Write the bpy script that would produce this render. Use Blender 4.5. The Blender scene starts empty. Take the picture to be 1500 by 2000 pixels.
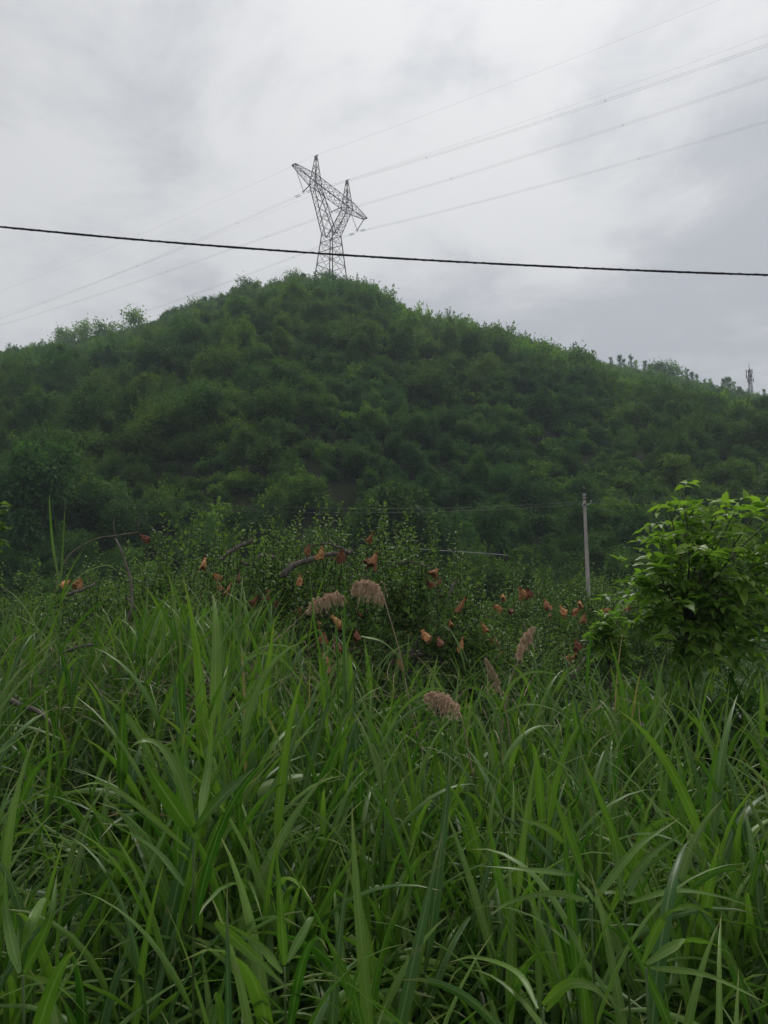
import bpy, math, random
import numpy as np
from mathutils import Vector, Matrix, Euler, noise as mnoise

R = math.radians
rng = np.random.default_rng(7)
random.seed(7)
SC = bpy.context.scene
COL = SC.collection

# ------------------------------------------------------------------ camera, sky, sun, exposure
EYE = 1.7
PITCH = R(8.6)
FPX = 2000 * 26.0 / 36.0
CT, ST = math.cos(PITCH), math.sin(PITCH)
cam_d = bpy.data.cameras.new('camera')
cam_d.sensor_fit = 'VERTICAL'
cam_d.sensor_height = 36.0
cam_d.sensor_width = 27.0
cam_d.lens = 26.0
cam_d.clip_start = 0.05
cam_d.clip_end = 6000
cam = bpy.data.objects.new('camera', cam_d)
COL.objects.link(cam)
cam.location = (0, 0, EYE)
cam.rotation_euler = (R(90) + PITCH, 0, 0)
SC.camera = cam

SUN_EL, SUN_AZ = R(58), R(14)          # sun stands ahead, a little to the right, behind the cloud
SUN_DIR = Vector((math.cos(SUN_EL) * math.sin(SUN_AZ), math.cos(SUN_EL) * math.cos(SUN_AZ), math.sin(SUN_EL)))
world = bpy.data.worlds.new('World')
SC.world = world
world.use_nodes = True
nt = world.node_tree
nt.nodes.clear()


def wn(t, **kw):
    n = nt.nodes.new(t)
    for k, v in kw.items():
        setattr(n, k, v)
    return n


def wmath(op, a, b=None, c=None):
    n = nt.nodes.new('ShaderNodeMath')
    n.operation = op
    for i, v in enumerate((a, b, c)):
        if v is None:
            continue
        if isinstance(v, (int, float)):
            n.inputs[i].default_value = v
        else:
            nt.links.new(v, n.inputs[i])
    return n.outputs[0]


sky = wn('ShaderNodeTexSky', sky_type='NISHITA', sun_disc=False)
sky.sun_elevation = SUN_EL
sky.sun_rotation = SUN_AZ
tc = wn('ShaderNodeTexCoord')
sep = wn('ShaderNodeSeparateXYZ')
nt.links.new(tc.outputs['Generated'], sep.inputs[0])
zc = wmath('ADD', wmath('MAXIMUM', sep.outputs[2], 0.0), 0.16)
comb = wn('ShaderNodeCombineXYZ')
nt.links.new(wmath('DIVIDE', sep.outputs[0], zc), comb.inputs[0])
nt.links.new(wmath('DIVIDE', sep.outputs[1], zc), comb.inputs[1])
n1 = wn('ShaderNodeTexNoise', noise_dimensions='3D')
n1.inputs['Scale'].default_value = 2.2
n1.inputs['Detail'].default_value = 9
n1.inputs['Roughness'].default_value = 0.60
n1.inputs['Distortion'].default_value = 0.25
mp1, mp2 = wn('ShaderNodeMapping'), wn('ShaderNodeMapping')
mp1.inputs['Location'].default_value = (75.5, 28.5, 11.55)
mp2.inputs['Location'].default_value = (118.5, 34.5, 19.65)
nt.links.new(comb.outputs[0], mp1.inputs[0])
nt.links.new(comb.outputs[0], mp2.inputs[0])
nt.links.new(mp1.outputs[0], n1.inputs['Vector'])
n2 = wn('ShaderNodeTexNoise', noise_dimensions='3D')
n2.inputs['Scale'].default_value = 0.75
n2.inputs['Detail'].default_value = 3
nt.links.new(mp2.outputs[0], n2.inputs['Vector'])
dot = wn('ShaderNodeVectorMath', operation='DOT_PRODUCT')
nt.links.new(tc.outputs['Generated'], dot.inputs[0])
dot.inputs[1].default_value = SUN_DIR
glow = wmath('POWER', wmath('MAXIMUM', dot.outputs['Value'], 0.0), 9.0)
cl = wmath('ADD', wmath('MULTIPLY', n1.outputs[0], 0.6), wmath('MULTIPLY', n2.outputs[0], 0.4))
ramp = wn('ShaderNodeValToRGB')
ramp.color_ramp.interpolation = 'EASE'
e = ramp.color_ramp.elements
e[0].position = 0.40
e[0].color = (0.462, 0.472, 0.505, 1)
e[1].position = 0.575
e[1].color = (0.69, 0.69, 0.694, 1)
nt.links.new(cl, ramp.inputs[0])
cb = wn('ShaderNodeVectorMath', operation='SCALE')      # thin cloud is brighter near the hidden sun
nt.links.new(ramp.outputs[0], cb.inputs[0])
nt.links.new(wmath('MULTIPLY', wmath('ADD', wmath('MULTIPLY', glow, 0.46), .985), 10.0), cb.inputs['Scale'])
mixw = wn('ShaderNodeMixRGB')
mixw.inputs[0].default_value = 0.98
nt.links.new(sky.outputs[0], mixw.inputs[1])
nt.links.new(cb.outputs[0], mixw.inputs[2])
bg = wn('ShaderNodeBackground')
bg.inputs[1].default_value = 0.1
nt.links.new(mixw.outputs[0], bg.inputs[0])
wo = wn('ShaderNodeOutputWorld')
nt.links.new(bg.outputs[0], wo.inputs[0])

sun_d = bpy.data.lights.new('sun', 'SUN')
sun_d.energy = 1.5
sun_d.angle = R(14)
sun_d.color = (1.0, 0.96, 0.9)
sun = bpy.data.objects.new('sun', sun_d)
COL.objects.link(sun)
sun.location = (0, 0, 300)
sun.rotation_euler = SUN_DIR.to_track_quat('Z', 'Y').to_euler()

SC.view_settings.view_transform = 'Standard'
SC.view_settings.look = 'None'
SC.view_settings.exposure = 0.1
SC.view_settings.gamma = 1.0
SC.view_settings.use_curve_mapping = False
SC.render.engine = 'CYCLES'
SC.cycles.max_bounces = 6
SC.cycles.diffuse_bounces = 4
SC.cycles.glossy_bounces = 2
SC.cycles.transmission_bounces = 4
SC.cycles.transparent_max_bounces = 4
SC.cycles.volume_bounces = 0


# ------------------------------------------------------------------ helpers
def at(px, py, Y):
    """the point of the place that the photograph's pixel shows at depth Y (metres ahead)"""
    u, v = (px - 750) / FPX, (1000 - py) / FPX
    fw = CT - v * ST
    return Vector((u / fw * Y, Y, EYE + (ST + v * CT) / fw * Y))


def project(p):
    x, y, z = p[0], p[1], p[2] - EYE
    f = y * CT + z * ST
    return 750 + FPX * x / f, 1000 - FPX * (z * CT - y * ST) / f


class MB:
    """collects numpy geometry with per-point tint and (across, along) coordinates; builds ONE mesh"""
    def __init__(s):
        s.v, s.f, s.t, s.st, s.n = [], [], [], [], 0

    def add(s, v, faces, tint=0.5, st=None, mat=0):
        v = np.asarray(v, float).reshape(-1, 3)
        n = len(v)
        s.v.append(v)
        for f in faces:
            f = np.asarray(f, int)
            if len(f):
                s.f.append((f + s.n, mat))
        s.t.append(np.broadcast_to(np.asarray(tint, float), (n,)).copy())
        s.st.append(np.zeros((n, 2)) if st is None else np.asarray(st, float).reshape(-1, 2))
        s.n += n

    def mesh(s, name, mats, smooth=True):
        me = bpy.data.meshes.new(name)
        v = np.concatenate(s.v)
        me.vertices.add(len(v))
        me.vertices.foreach_set('co', v.astype(np.float32).ravel())
        loops = np.concatenate([f.ravel() for f, _ in s.f])
        sizes = np.concatenate([np.full(len(f), f.shape[1]) for f, _ in s.f])
        mi = np.concatenate([np.full(len(f), m) for f, m in s.f])
        me.loops.add(len(loops))
        me.loops.foreach_set('vertex_index', loops.astype(np.int32))
        me.polygons.add(len(sizes))
        st = np.concatenate([[0], np.cumsum(sizes)[:-1]])
        me.polygons.foreach_set('loop_start', st.astype(np.int32))
        me.polygons.foreach_set('material_index', mi.astype(np.int32))
        me.polygons.foreach_set('use_smooth', np.full(len(sizes), smooth))
        a = me.attributes.new('tint', 'FLOAT', 'POINT')
        a.data.foreach_set('value', np.concatenate(s.t).astype(np.float32))
        b = me.attributes.new('st', 'FLOAT2', 'POINT')
        b.data.foreach_set('vector', np.concatenate(s.st).astype(np.float32).ravel())
        for m in (mats if isinstance(mats, (list, tuple)) else [mats]):
            me.materials.append(m)
        me.update(calc_edges=True)
        return me


def link(name, data, parent=None, loc=None, rot=None, scale=None):
    o = bpy.data.objects.new(name, data)
    COL.objects.link(o)
    if parent is not None:
        o.parent = parent
    if loc is not None:
        o.location = loc
    if rot is not None:
        o.rotation_euler = rot
    if scale is not None:
        o.scale = (scale,) * 3 if isinstance(scale, (int, float)) else scale
    return o


def tag(o, label, cat, group=None, kind=None):
    o['label'] = label
    o['category'] = cat
    if group:
        o['group'] = group
    if kind:
        o['kind'] = kind
    return o


def thing(name, label, cat, loc=(0, 0, 0), rot=(0, 0, 0), group=None):
    o = bpy.data.objects.new(name, None)
    COL.objects.link(o)
    o.location = loc
    o.rotation_euler = rot
    o.empty_display_size = 0.2
    return tag(o, label, cat, group)


def copy_thing(o, loc, rot, scale, label, group=None):
    c = o.copy()
    COL.objects.link(c)
    c.location, c.rotation_euler = loc, rot
    c.scale = (scale,) * 3 if isinstance(scale, (int, float)) else scale
    c['label'] = label
    if group:
        c['group'] = group
    for ch in kids.get(o.name, []):
        d = ch.copy()
        COL.objects.link(d)
        d.parent = c
    return c


kids = {}


def part(name, data, parent, **kw):
    o = link(name, data, parent, **kw)
    kids.setdefault(parent.name, []).append(o)
    return o


def norm(a):
    return a / np.maximum(np.linalg.norm(a, axis=-1, keepdims=True), 1e-9)


def tube(mb, pts, radii, sides=6, tint=0.5, mat=0, cap=True):
    pts = np.asarray(pts, float)
    n = len(pts)
    radii = np.broadcast_to(np.asarray(radii, float), (n,))
    tan = norm(np.gradient(pts, axis=0))
    ref = np.array([0, 0, 1.0]) if abs(tan[0][2]) < 0.9 else np.array([1.0, 0, 0])
    u = norm(np.cross(tan, np.broadcast_to(ref, (n, 3))))
    w = np.cross(tan, u)
    a = np.arange(sides) / sides * 2 * np.pi
    ring = u[:, None] * np.cos(a)[None, :, None] + w[:, None] * np.sin(a)[None, :, None]
    v = pts[:, None] + ring * radii[:, None, None]
    i = np.arange(n - 1)[:, None] * sides
    j = np.arange(sides)[None]
    k = (j + 1) % sides
    q = np.stack([i + j, i + k, i + sides + k, i + sides + j], -1).reshape(-1, 4)
    st = np.zeros((n, sides, 2))
    st[..., 0] = (a / 6.283)[None]
    st[..., 1] = np.linspace(0, 1, n)[:, None]
    faces = [q]
    if cap and sides == 4:
        faces.append(np.array([[3, 2, 1, 0], [(n - 1) * 4 + c for c in range(4)]]))
    elif cap:
        faces.append(np.array([list(range(sides))[::-1], [(n - 1) * sides + c for c in range(sides)]]))
    mb.add(v.reshape(-1, 3), faces, tint, st.reshape(-1, 2), mat)


def bar(mb, a, b, t, tint=0.5, mat=0):
    tube(mb, [a, b], [t * 0.5] * 2, 4, tint, mat)


def curve_pts(ctrl, n=12):
    """smooth curve through control points"""
    c = np.asarray([list(p) for p in ctrl], float)
    if len(c) == 2:
        return c[0] + (c[1] - c[0]) * np.linspace(0, 1, n)[:, None]
    c = np.vstack([2 * c[0] - c[1], c, 2 * c[-1] - c[-2]])
    out = []
    m = len(c) - 3
    for t in np.linspace(0, m - 1e-6, n):
        i = int(t)
        f = t - i
        p0, p1, p2, p3 = c[i:i + 4]
        out.append(0.5 * (2 * p1 + (p2 - p0) * f + (2 * p0 - 5 * p1 + 4 * p2 - p3) * f * f + (3 * p1 - p0 - 3 * p2 + p3) * f ** 3))
    return np.array(out)


def blades(mb, base, az, L, W, th0, dth, daz=0.0, roll=0.0, twist=0.0, fold=0.35, S=7, tint=0.5, power=1.6, prof='reed', mat=0):
    """N arching grass leaves, folded along the midrib"""
    base = np.asarray(base, float).reshape(-1, 3)
    N = len(base)
    B = lambda x: np.broadcast_to(np.asarray(x, float), (N,))[:, None]
    t = np.linspace(0, 1, S + 1)[None]
    th = B(th0) + B(dth) * t ** power
    ph = B(az) + B(daz) * t
    d = np.stack([np.sin(th) * np.cos(ph), np.sin(th) * np.sin(ph), np.cos(th)], -1)
    step = (d[:, 1:] + d[:, :-1]) * 0.5 * (B(L) / S)[..., None]
    p = np.concatenate([np.zeros((N, 1, 3)), np.cumsum(step, 1)], 1) + base[:, None]
    if prof == 'reed':
        w = np.minimum(1, 0.28 + t * 3.6) * np.clip(1 - t ** 1.9, 0.015, 1)
    else:
        w = np.minimum(1, 0.6 + t * 2) * np.clip(1 - t ** 1.6, 0.02, 1)
    w = w * B(W) * 0.5
    s = np.stack([-np.sin(ph), np.cos(ph), 0 * ph], -1)
    n = np.cross(d, s)
    ro = B(roll) + B(twist) * t
    s2 = s * np.cos(ro)[..., None] + n * np.sin(ro)[..., None]
    n2 = np.cross(d, s2)
    cf, sf = np.cos(fold), np.sin(fold)
    l = p + (s2 * cf - n2 * sf) * w[..., None]
    r = p + (-s2 * cf - n2 * sf) * w[..., None]
    v = np.stack([l, p, r], 2)
    i = (np.arange(N) * (S + 1) * 3)[:, None] + (np.arange(S) * 3)[None]
    q1 = np.stack([i, i + 1, i + 4, i + 3], -1).reshape(-1, 4)
    q2 = np.stack([i + 1, i + 2, i + 5, i + 4], -1).reshape(-1, 4)
    st = np.zeros((N, S + 1, 3, 2))
    st[..., 0] = np.array([0, 0.5, 1.0])
    st[..., 1] = t[0][None, :, None]
    tt = np.repeat(B(tint), (S + 1) * 3, 1).ravel()
    mb.add(v.reshape(-1, 3), [q1, q2], tt, st.reshape(-1, 2), mat)
    return p


def diamonds(mb, c, nrm, size, aspect=0.55, tint=0.5, mat=0, updir=None, rg=None):
    """N small rhombic leaves"""
    rg = rg or rng
    c = np.asarray(c, float)
    N = len(c)
    r = norm(rg.normal(size=(N, 3)) if updir is None else updir)
    n = norm(nrm)
    u = norm(r - (r * n).sum(1, keepdims=True) * n)
    w = np.cross(n, u)
    sz = np.broadcast_to(np.asarray(size, float), (N,))[:, None]
    v = np.stack([c - u * sz * .5, c + w * sz * aspect * .5, c + u * sz * .5, c - w * sz * aspect * .5], 1)
    i = np.arange(N)[:, None] * 4
    st = np.tile(np.array([[.5, 0], [1, .5], [.5, 1], [0, .5]]), (N, 1))
    mb.add(v.reshape(-1, 3), [i + np.arange(4)[None]], np.repeat(np.broadcast_to(tint, (N,)), 4), st, mat)


def folded_leaves(mb, base, d, up, L, W, fold=0.45, droop=0.35, tint=0.5, mat=0):
    """N broad leaves, each with a midrib fold, a pointed tip and a droop"""
    base, d, up = (np.asarray(a, float).reshape(-1, 3) for a in (base, d, up))
    N = len(base)
    B = lambda x: np.broadcast_to(np.asarray(x, float), (N,))[:, None]
    d = norm(d)
    s = norm(np.cross(d, up))
    n = np.cross(s, d)
    L, W, droop = B(L), B(W), B(droop)
    sp = [base + d * (L * t) - n * (L * droop * t * t) for t in (0, .3, .65, 1.0)]
    rr = [sp[k] + s * (W * .5 * wv * math.cos(fold)) + n * (W * .5 * wv * math.sin(fold)) for k, wv in ((1, 1.0), (2, .8))]
    ll = [sp[k] - s * (W * .5 * wv * math.cos(fold)) + n * (W * .5 * wv * math.sin(fold)) for k, wv in ((1, 1.0), (2, .8))]
    v = np.stack(sp + rr + ll, 1)
    i = np.arange(N)[:, None] * 8
    q = [i + np.array([[1, 4, 5, 2]]), i + np.array([[1, 2, 7, 6]])]
    t = [i + np.array([[0, 4, 1]]), i + np.array([[2, 5, 3]]), i + np.array([[0, 1, 6]]), i + np.array([[2, 3, 7]])]
    st = np.tile(np.array([[.5, 0], [.5, .3], [.5, .65], [.5, 1], [1, .3], [1, .65], [0, .3], [0, .65]]), (N, 1))
    mb.add(v.reshape(-1, 3), q + t, np.repeat(np.broadcast_to(tint, (N,)), 8), st, mat)


# ------------------------------------------------------------------ materials
def new_mat(name):
    m = bpy.data.materials.new(name)
    m.use_nodes = True
    m.node_tree.nodes.clear()
    return m, m.node_tree


def nd(t, typ, **kw):
    n = t.nodes.new(typ)
    for k, v in kw.items():
        setattr(n, k, v)
    return n


def mixrgb(t, fac, a, b, mode='MIX'):
    n = nd(t, 'ShaderNodeMixRGB', blend_type=mode)
    for i, v in enumerate((fac, a, b)):
        if isinstance(v, (int, float)):
            n.inputs[i].default_value = v
        elif isinstance(v, tuple):
            n.inputs[i].default_value = (*v, 1)
        else:
            t.links.new(v, n.inputs[i])
    return n.outputs[0]


def mathn(t, op, a, b=None):
    n = nd(t, 'ShaderNodeMath', operation=op)
    for i, v in enumerate((a, b)):
        if v is None:
            continue
        if isinstance(v, (int, float)):
            n.inputs[i].default_value = v
        else:
            t.links.new(v, n.inputs[i])
    return n.outputs[0]


def leaf_mat(name, a, b, trans=0.3, rough=0.5, spec=0.35, rib=0.0, objvar=None, dry=None, tcol=1.5, nscale=6.0):
    m, t = new_mat(name)
    at_ = nd(t, 'ShaderNodeAttribute', attribute_name='tint')
    col = mixrgb(t, at_.outputs['Fac'], a, b)
    if objvar:
        oi = nd(t, 'ShaderNodeObjectInfo')
        rp = nd(t, 'ShaderNodeValToRGB')
        rp.color_ramp.elements[0].color = (*objvar[0], 1)
        rp.color_ramp.elements[1].color = (*objvar[-1], 1)
        for k in range(1, len(objvar) - 1):
            el = rp.color_ramp.elements.new(k / (len(objvar) - 1))
            el.color = (*objvar[k], 1)
        t.links.new(oi.outputs['Random'], rp.inputs[0])
        col = mixrgb(t, 1.0, col, rp.outputs[0], 'MULTIPLY')
    if objvar:                                          # stands of different species
        g2 = nd(t, 'ShaderNodeNewGeometry')
        n3 = nd(t, 'ShaderNodeTexNoise')
        n3.inputs['Scale'].default_value = .035
        n3.inputs['Detail'].default_value = 4
        t.links.new(g2.outputs['Position'], n3.inputs['Vector'])
        mr = nd(t, 'ShaderNodeMapRange')
        mr.inputs[1].default_value = .38
        mr.inputs[2].default_value = .64
        t.links.new(n3.outputs[0], mr.inputs[0])
        col = mixrgb(t, 1.0, col, mixrgb(t, mr.outputs[0], (.72, .86, .92), (1.32, 1.22, .86)), 'MULTIPLY')
    ns = nd(t, 'ShaderNodeTexNoise')
    ns.inputs['Scale'].default_value = nscale
    ns.inputs['Detail'].default_value = 3
    geo = nd(t, 'ShaderNodeNewGeometry')
    t.links.new(geo.outputs['Position'], ns.inputs['Vector'])
    col = mixrgb(t, 1.0, col, mixrgb(t, ns.outputs[0], (.6, .62, .6), (1.4, 1.38, 1.35)), 'MULTIPLY')
    stn = nd(t, 'ShaderNodeAttribute', attribute_name='st')
    sx = nd(t, 'ShaderNodeSeparateXYZ')
    t.links.new(stn.outputs['Vector'], sx.inputs[0])
    if rib:
        d = mathn(t, 'ABSOLUTE', mathn(t, 'SUBTRACT', sx.outputs[0], 0.5))
        near = nd(t, 'ShaderNodeMapRange')
        near.inputs[1].default_value = 0.03
        near.inputs[2].default_value = 0.10
        near.inputs[3].default_value = rib
        near.inputs[4].default_value = 0.0
        t.links.new(d, near.inputs[0])
        col = mixrgb(t, near.outputs[0], col, (0.28, 0.36, 0.14))
        wv = mathn(t, 'MULTIPLY', mathn(t, 'SINE', mathn(t, 'MULTIPLY', sx.outputs[0], 75.0)), 0.10)
        col = mixrgb(t, 1.0, col, mixrgb(t, mathn(t, 'ADD', wv, 0.5), (.8, .8, .8), (1.2, 1.2, 1.2)), 'MULTIPLY')
    if dry:
        tip = nd(t, 'ShaderNodeMapRange')
        tip.inputs[1].default_value = 0.82
        tip.inputs[2].default_value = 1.0
        t.links.new(sx.outputs[1], tip.inputs[0])
        col = mixrgb(t, mathn(t, 'MULTIPLY', tip.outputs[0], 0.55), col, dry)
        n4 = nd(t, 'ShaderNodeTexNoise')
        n4.inputs['Scale'].default_value = 26
        n4.inputs['Detail'].default_value = 4
        t.links.new(geo.outputs['Position'], n4.inputs['Vector'])
        sp = nd(t, 'ShaderNodeMapRange')
        sp.inputs[1].default_value = .64
        sp.inputs[2].default_value = .72
        t.links.new(n4.outputs[0], sp.inputs[0])
        col = mixrgb(t, mathn(t, 'MULTIPLY', sp.outputs[0], 0.5), col, (.16, .15, .05))
        old = nd(t, 'ShaderNodeMapRange')       # blades with the highest tint are withered
        old.inputs[1].default_value = 0.955
        old.inputs[2].default_value = 0.975
        t.links.new(at_.outputs['Fac'], old.inputs[0])
        col = mixrgb(t, old.outputs[0], col, dry)
    p = nd(t, 'ShaderNodeBsdfPrincipled')
    t.links.new(col, p.inputs['Base Color'])
    p.inputs['Roughness'].default_value = rough
    p.inputs['Specular IOR Level'].default_value = spec
    tr = nd(t, 'ShaderNodeBsdfTranslucent')
    t.links.new(mixrgb(t, 1.0, col, (tcol * .92, tcol * 1.08, tcol * .60), 'MULTIPLY'), tr.inputs[0])
    mx = nd(t, 'ShaderNodeMixShader')
    mx.inputs[0].default_value = trans
    t.links.new(p.outputs[0], mx.inputs[1])
    t.links.new(tr.outputs[0], mx.inputs[2])
    out = nd(t, 'ShaderNodeOutputMaterial')
    t.links.new(mx.outputs[0], out.inputs[0])
    return m


def solid_mat(name, a, b, scale=8.0, rough=0.7, spec=0.3, metal=0.0, bump=0.0, stretch=(1, 1, 1), detail=5):
    m, t = new_mat(name)
    tcn = nd(t, 'ShaderNodeTexCoord')
    mp = nd(t, 'ShaderNodeMapping')
    mp.inputs['Scale'].default_value = stretch
    t.links.new(tcn.outputs['Object'], mp.inputs[0])
    ns = nd(t, 'ShaderNodeTexNoise')
    ns.inputs['Scale'].default_value = scale
    ns.inputs['Detail'].default_value = detail
    ns.inputs['Roughness'].default_value = 0.65
    t.links.new(mp.outputs[0], ns.inputs['Vector'])
    rp = nd(t, 'ShaderNodeValToRGB')
    rp.color_ramp.elements[0].position = 0.32
    rp.color_ramp.elements[1].position = 0.68
    rp.color_ramp.elements[0].color = (*a, 1)
    rp.color_ramp.elements[1].color = (*b, 1)
    t.links.new(ns.outputs[0], rp.inputs[0])
    p = nd(t, 'ShaderNodeBsdfPrincipled')
    t.links.new(rp.outputs[0], p.inputs['Base Color'])
    p.inputs['Roughness'].default_value = rough
    p.inputs['Specular IOR Level'].default_value = spec
    p.inputs['Metallic'].default_value = metal
    if bump:
        bp = nd(t, 'ShaderNodeBump')
        bp.inputs['Strength'].default_value = bump
        bp.inputs['Distance'].default_value = 0.02
        t.links.new(ns.outputs[0], bp.inputs['Height'])
        t.links.new(bp.outputs[0], p.inputs['Normal'])
    out = nd(t, 'ShaderNodeOutputMaterial')
    t.links.new(p.outputs[0], out.inputs[0])
    return m


HILL_VAR = [(.55, .66, .62), (.95, 1.0, .82), (.72, .80, .75), (.85, 1.05, 1.05), (1.35, 1.28, .85), (.62, .72, .62), (1.0, 1.1, .9), (1.75, 1.65, .9)]
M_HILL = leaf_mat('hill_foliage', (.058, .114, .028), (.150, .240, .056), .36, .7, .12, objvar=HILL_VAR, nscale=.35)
M_SHADED_SCRUB = leaf_mat('shaded_scrub_foliage', (.038, .080, .020), (.106, .178, .042), .34, .65, .15, objvar=HILL_VAR, nscale=.8)  # darker than the hill foliage: shade at the hill foot put into leaf colour
M_REED = leaf_mat('reed_leaf', (.030, .100, .010), (.138, .245, .031), .32, .40, .36, rib=.30, dry=(.30, .25, .10), nscale=5)
M_GRASS = leaf_mat('grass_blade', (.030, .096, .010), (.135, .235, .031), .31, .46, .28, dry=(.30, .24, .11), nscale=4)
M_APPLE = leaf_mat('apple_leaf', (.046, .108, .026), (.150, .235, .056), .34, .50, .22, nscale=5)
M_WALNUT = leaf_mat('broad_leaf', (.060, .142, .018), (.245, .375, .046), .46, .40, .34, rib=.2, nscale=6)
M_WEED = leaf_mat('weed_leaf', (.030, .074, .015), (.080, .145, .030), .30, .5, .25, objvar=[(.7, .75, .7), (1, 1, 1), (1.25, 1.2, .9)], nscale=4)
M_BARK = solid_mat('bark', (.085, .072, .060), (.20, .175, .150), 22, .85, .2, bump=.7, stretch=(1, 1, .5))
M_DARKBARK = solid_mat('dark_bark', (.025, .020, .016), (.07, .06, .05), 22, .85, .2, bump=.6)
M_STEM = solid_mat('reed_stem', (.10, .13, .045), (.19, .19, .085), 14, .55, .35)
M_GREENSTEM = solid_mat('green_stem', (.045, .085, .020), (.095, .14, .04), 14, .5, .35)
M_DRYSTEM = solid_mat('dry_stem', (.20, .15, .10), (.34, .27, .18), 20, .6, .3)
M_PLUME = solid_mat('plume', (.50, .335, .235), (.76, .57, .41), 40, .8, .2)
M_PALEPLUME = solid_mat('pale_plume', (.36, .28, .17), (.55, .45, .30), 40, .8, .2)
M_BAG = solid_mat('kraft_paper', (.37, .155, .056), (.55, .285, .125), 16, .75, .25, bump=.5)
M_BAGMID = solid_mat('brown_paper', (.24, .095, .036), (.40, .19, .085), 16, .75, .25, bump=.5)
M_BAGDARK = solid_mat('stained_paper', (.12, .042, .022), (.23, .095, .05), 16, .75, .25, bump=.5)
M_STEEL = solid_mat('galvanised_steel', (.058, .034, .031), (.105, .062, .056), 3, .6, .3, metal=.2)
M_RUST = solid_mat('rusty_steel', (.09, .055, .045), (.15, .10, .09), 2, .7, .3)
M_CERAMIC = solid_mat('insulator_ceramic', (.04, .035, .04), (.08, .07, .07), 3, .35, .5)
M_WIRE = solid_mat('aluminium_wire', (.10, .10, .11), (.16, .16, .17), 3, .5, .4, metal=.3)
M_CABLE = solid_mat('black_cable', (.012, .012, .022), (.026, .026, .044), 9, .5, .4)
M_CONC = solid_mat('pole_concrete', (.32, .285, .26), (.50, .45, .415), 5, .85, .2, bump=.3, stretch=(1, 1, .25))
M_PLATE = solid_mat('pale_plate', (.24, .24, .24), (.36, .36, .35), 5, .6, .3)
M_STRAW = solid_mat('straw', (.16, .115, .075), (.33, .26, .18), 6, .8, .2)
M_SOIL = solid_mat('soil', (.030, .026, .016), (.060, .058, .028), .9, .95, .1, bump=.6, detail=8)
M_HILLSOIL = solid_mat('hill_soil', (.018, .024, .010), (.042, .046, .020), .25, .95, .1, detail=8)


# ------------------------------------------------------------------ terrain
_sky_px = np.array([-400, -200, 0, 60, 140, 200, 280, 330, 400, 480, 560, 640, 720, 760, 800, 900, 1000, 1100, 1200, 1320, 1420, 1500, 1700, 1900.])
_sky_py = np.array([720, 690, 676, 672, 662, 648, 630, 609, 584, 558, 543, 541, 556, 580, 606, 630, 652, 682, 704, 728, 750, 762, 800, 860.])
_sky_Y = np.interp(_sky_px, [-400, 0, 300, 640, 800, 1000, 1200, 1500, 1900], [185, 178, 178, 178, 182, 192, 205, 220, 235])
_P = np.array([at(a, b, c) for a, b, c in zip(_sky_px, _sky_py, _sky_Y)])
_caz = np.arctan2(_P[:, 0], _P[:, 1])
_cr = np.hypot(_P[:, 0], _P[:, 1])
_cz = _P[:, 2] - np.interp(_sky_px, [0, 600, 1000, 1500], [3.4, 3.0, 3.6, 4.6])
FOOT = 44.0


def gully(x, y):
    g = (np.sin(x * .085 + 1.3 + .8 * np.sin(y * .03)) * 1.5 + np.sin(x * .19 + y * .05 + .5) * .8
         + np.sin(y * .11 + x * .07 + 2.1) * .9 + np.sin(x * .33 - y * .27) * .45)
    return g


def seg_d(x, y, a, b):
    ax, ay = a
    bx, by = b
    t = np.clip(((x - ax) * (bx - ax) + (y - ay) * (by - ay)) / ((bx - ax) ** 2 + (by - ay) ** 2), 0, 1)
    return np.hypot(x - ax - t * (bx - ax), y - ay - t * (by - ay)), t


def height(x, y):
    x, y = np.asarray(x, float), np.asarray(y, float)
    r = np.hypot(x, y)
    az = np.arctan2(x, y)
    rc = np.interp(az, _caz, _cr)
    zc_ = np.interp(az, _caz, _cz)
    side = np.clip((R(75) - np.abs(az)) / R(35), 0, 1)
    side = side * side * (3 - 2 * side)
    s = (r - FOOT) / (rc - FOOT)
    sc = np.clip(s, 0, 1)
    up = zc_ * (sc + .10 * np.sin(sc * np.pi) - .10 * np.exp(-((sc - .06) / .08) ** 2) * sc)
    env = np.clip(4 * sc * (1 - sc), 0, 1)
    d, t = seg_d(x, y, (14, 168), (50, 84))
    up = up + env * gully(x, y) + 9.5 * np.exp(-(d / 15) ** 2) * np.sin(np.clip(t, 0, 1) * np.pi) ** .7
    d2, t2 = seg_d(x, y, (-60, 165), (-40, 85))
    up = up + 4.5 * np.exp(-(d2 / 13) ** 2) * np.sin(t2 * np.pi) ** .8
    room = np.where(sc > .45, .45, 1.5) * 0 + 1.2 + 4.5 * (1 - sc)          # slopes stay below the line of sight to the crest
    lim = EYE + (zc_ - EYE) / rc * np.maximum(r, 1) - room
    up = np.where(sc < 1, np.minimum(up, lim + (zc_ - lim) * np.clip((sc - .85) / .15, 0, 1)), up)
    dn = zc_ - .38 * (np.sqrt(np.maximum(r - rc, 0) ** 2 + 144) - 12)
    z = np.where(s <= 1, up, np.maximum(dn, 8))
    near = .05 * np.sin(x * 1.3) * np.sin(y * 1.1) * np.clip(r / 4, 0, 1)
    return np.where(s <= 0, near, z * side + near * 0)


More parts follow.
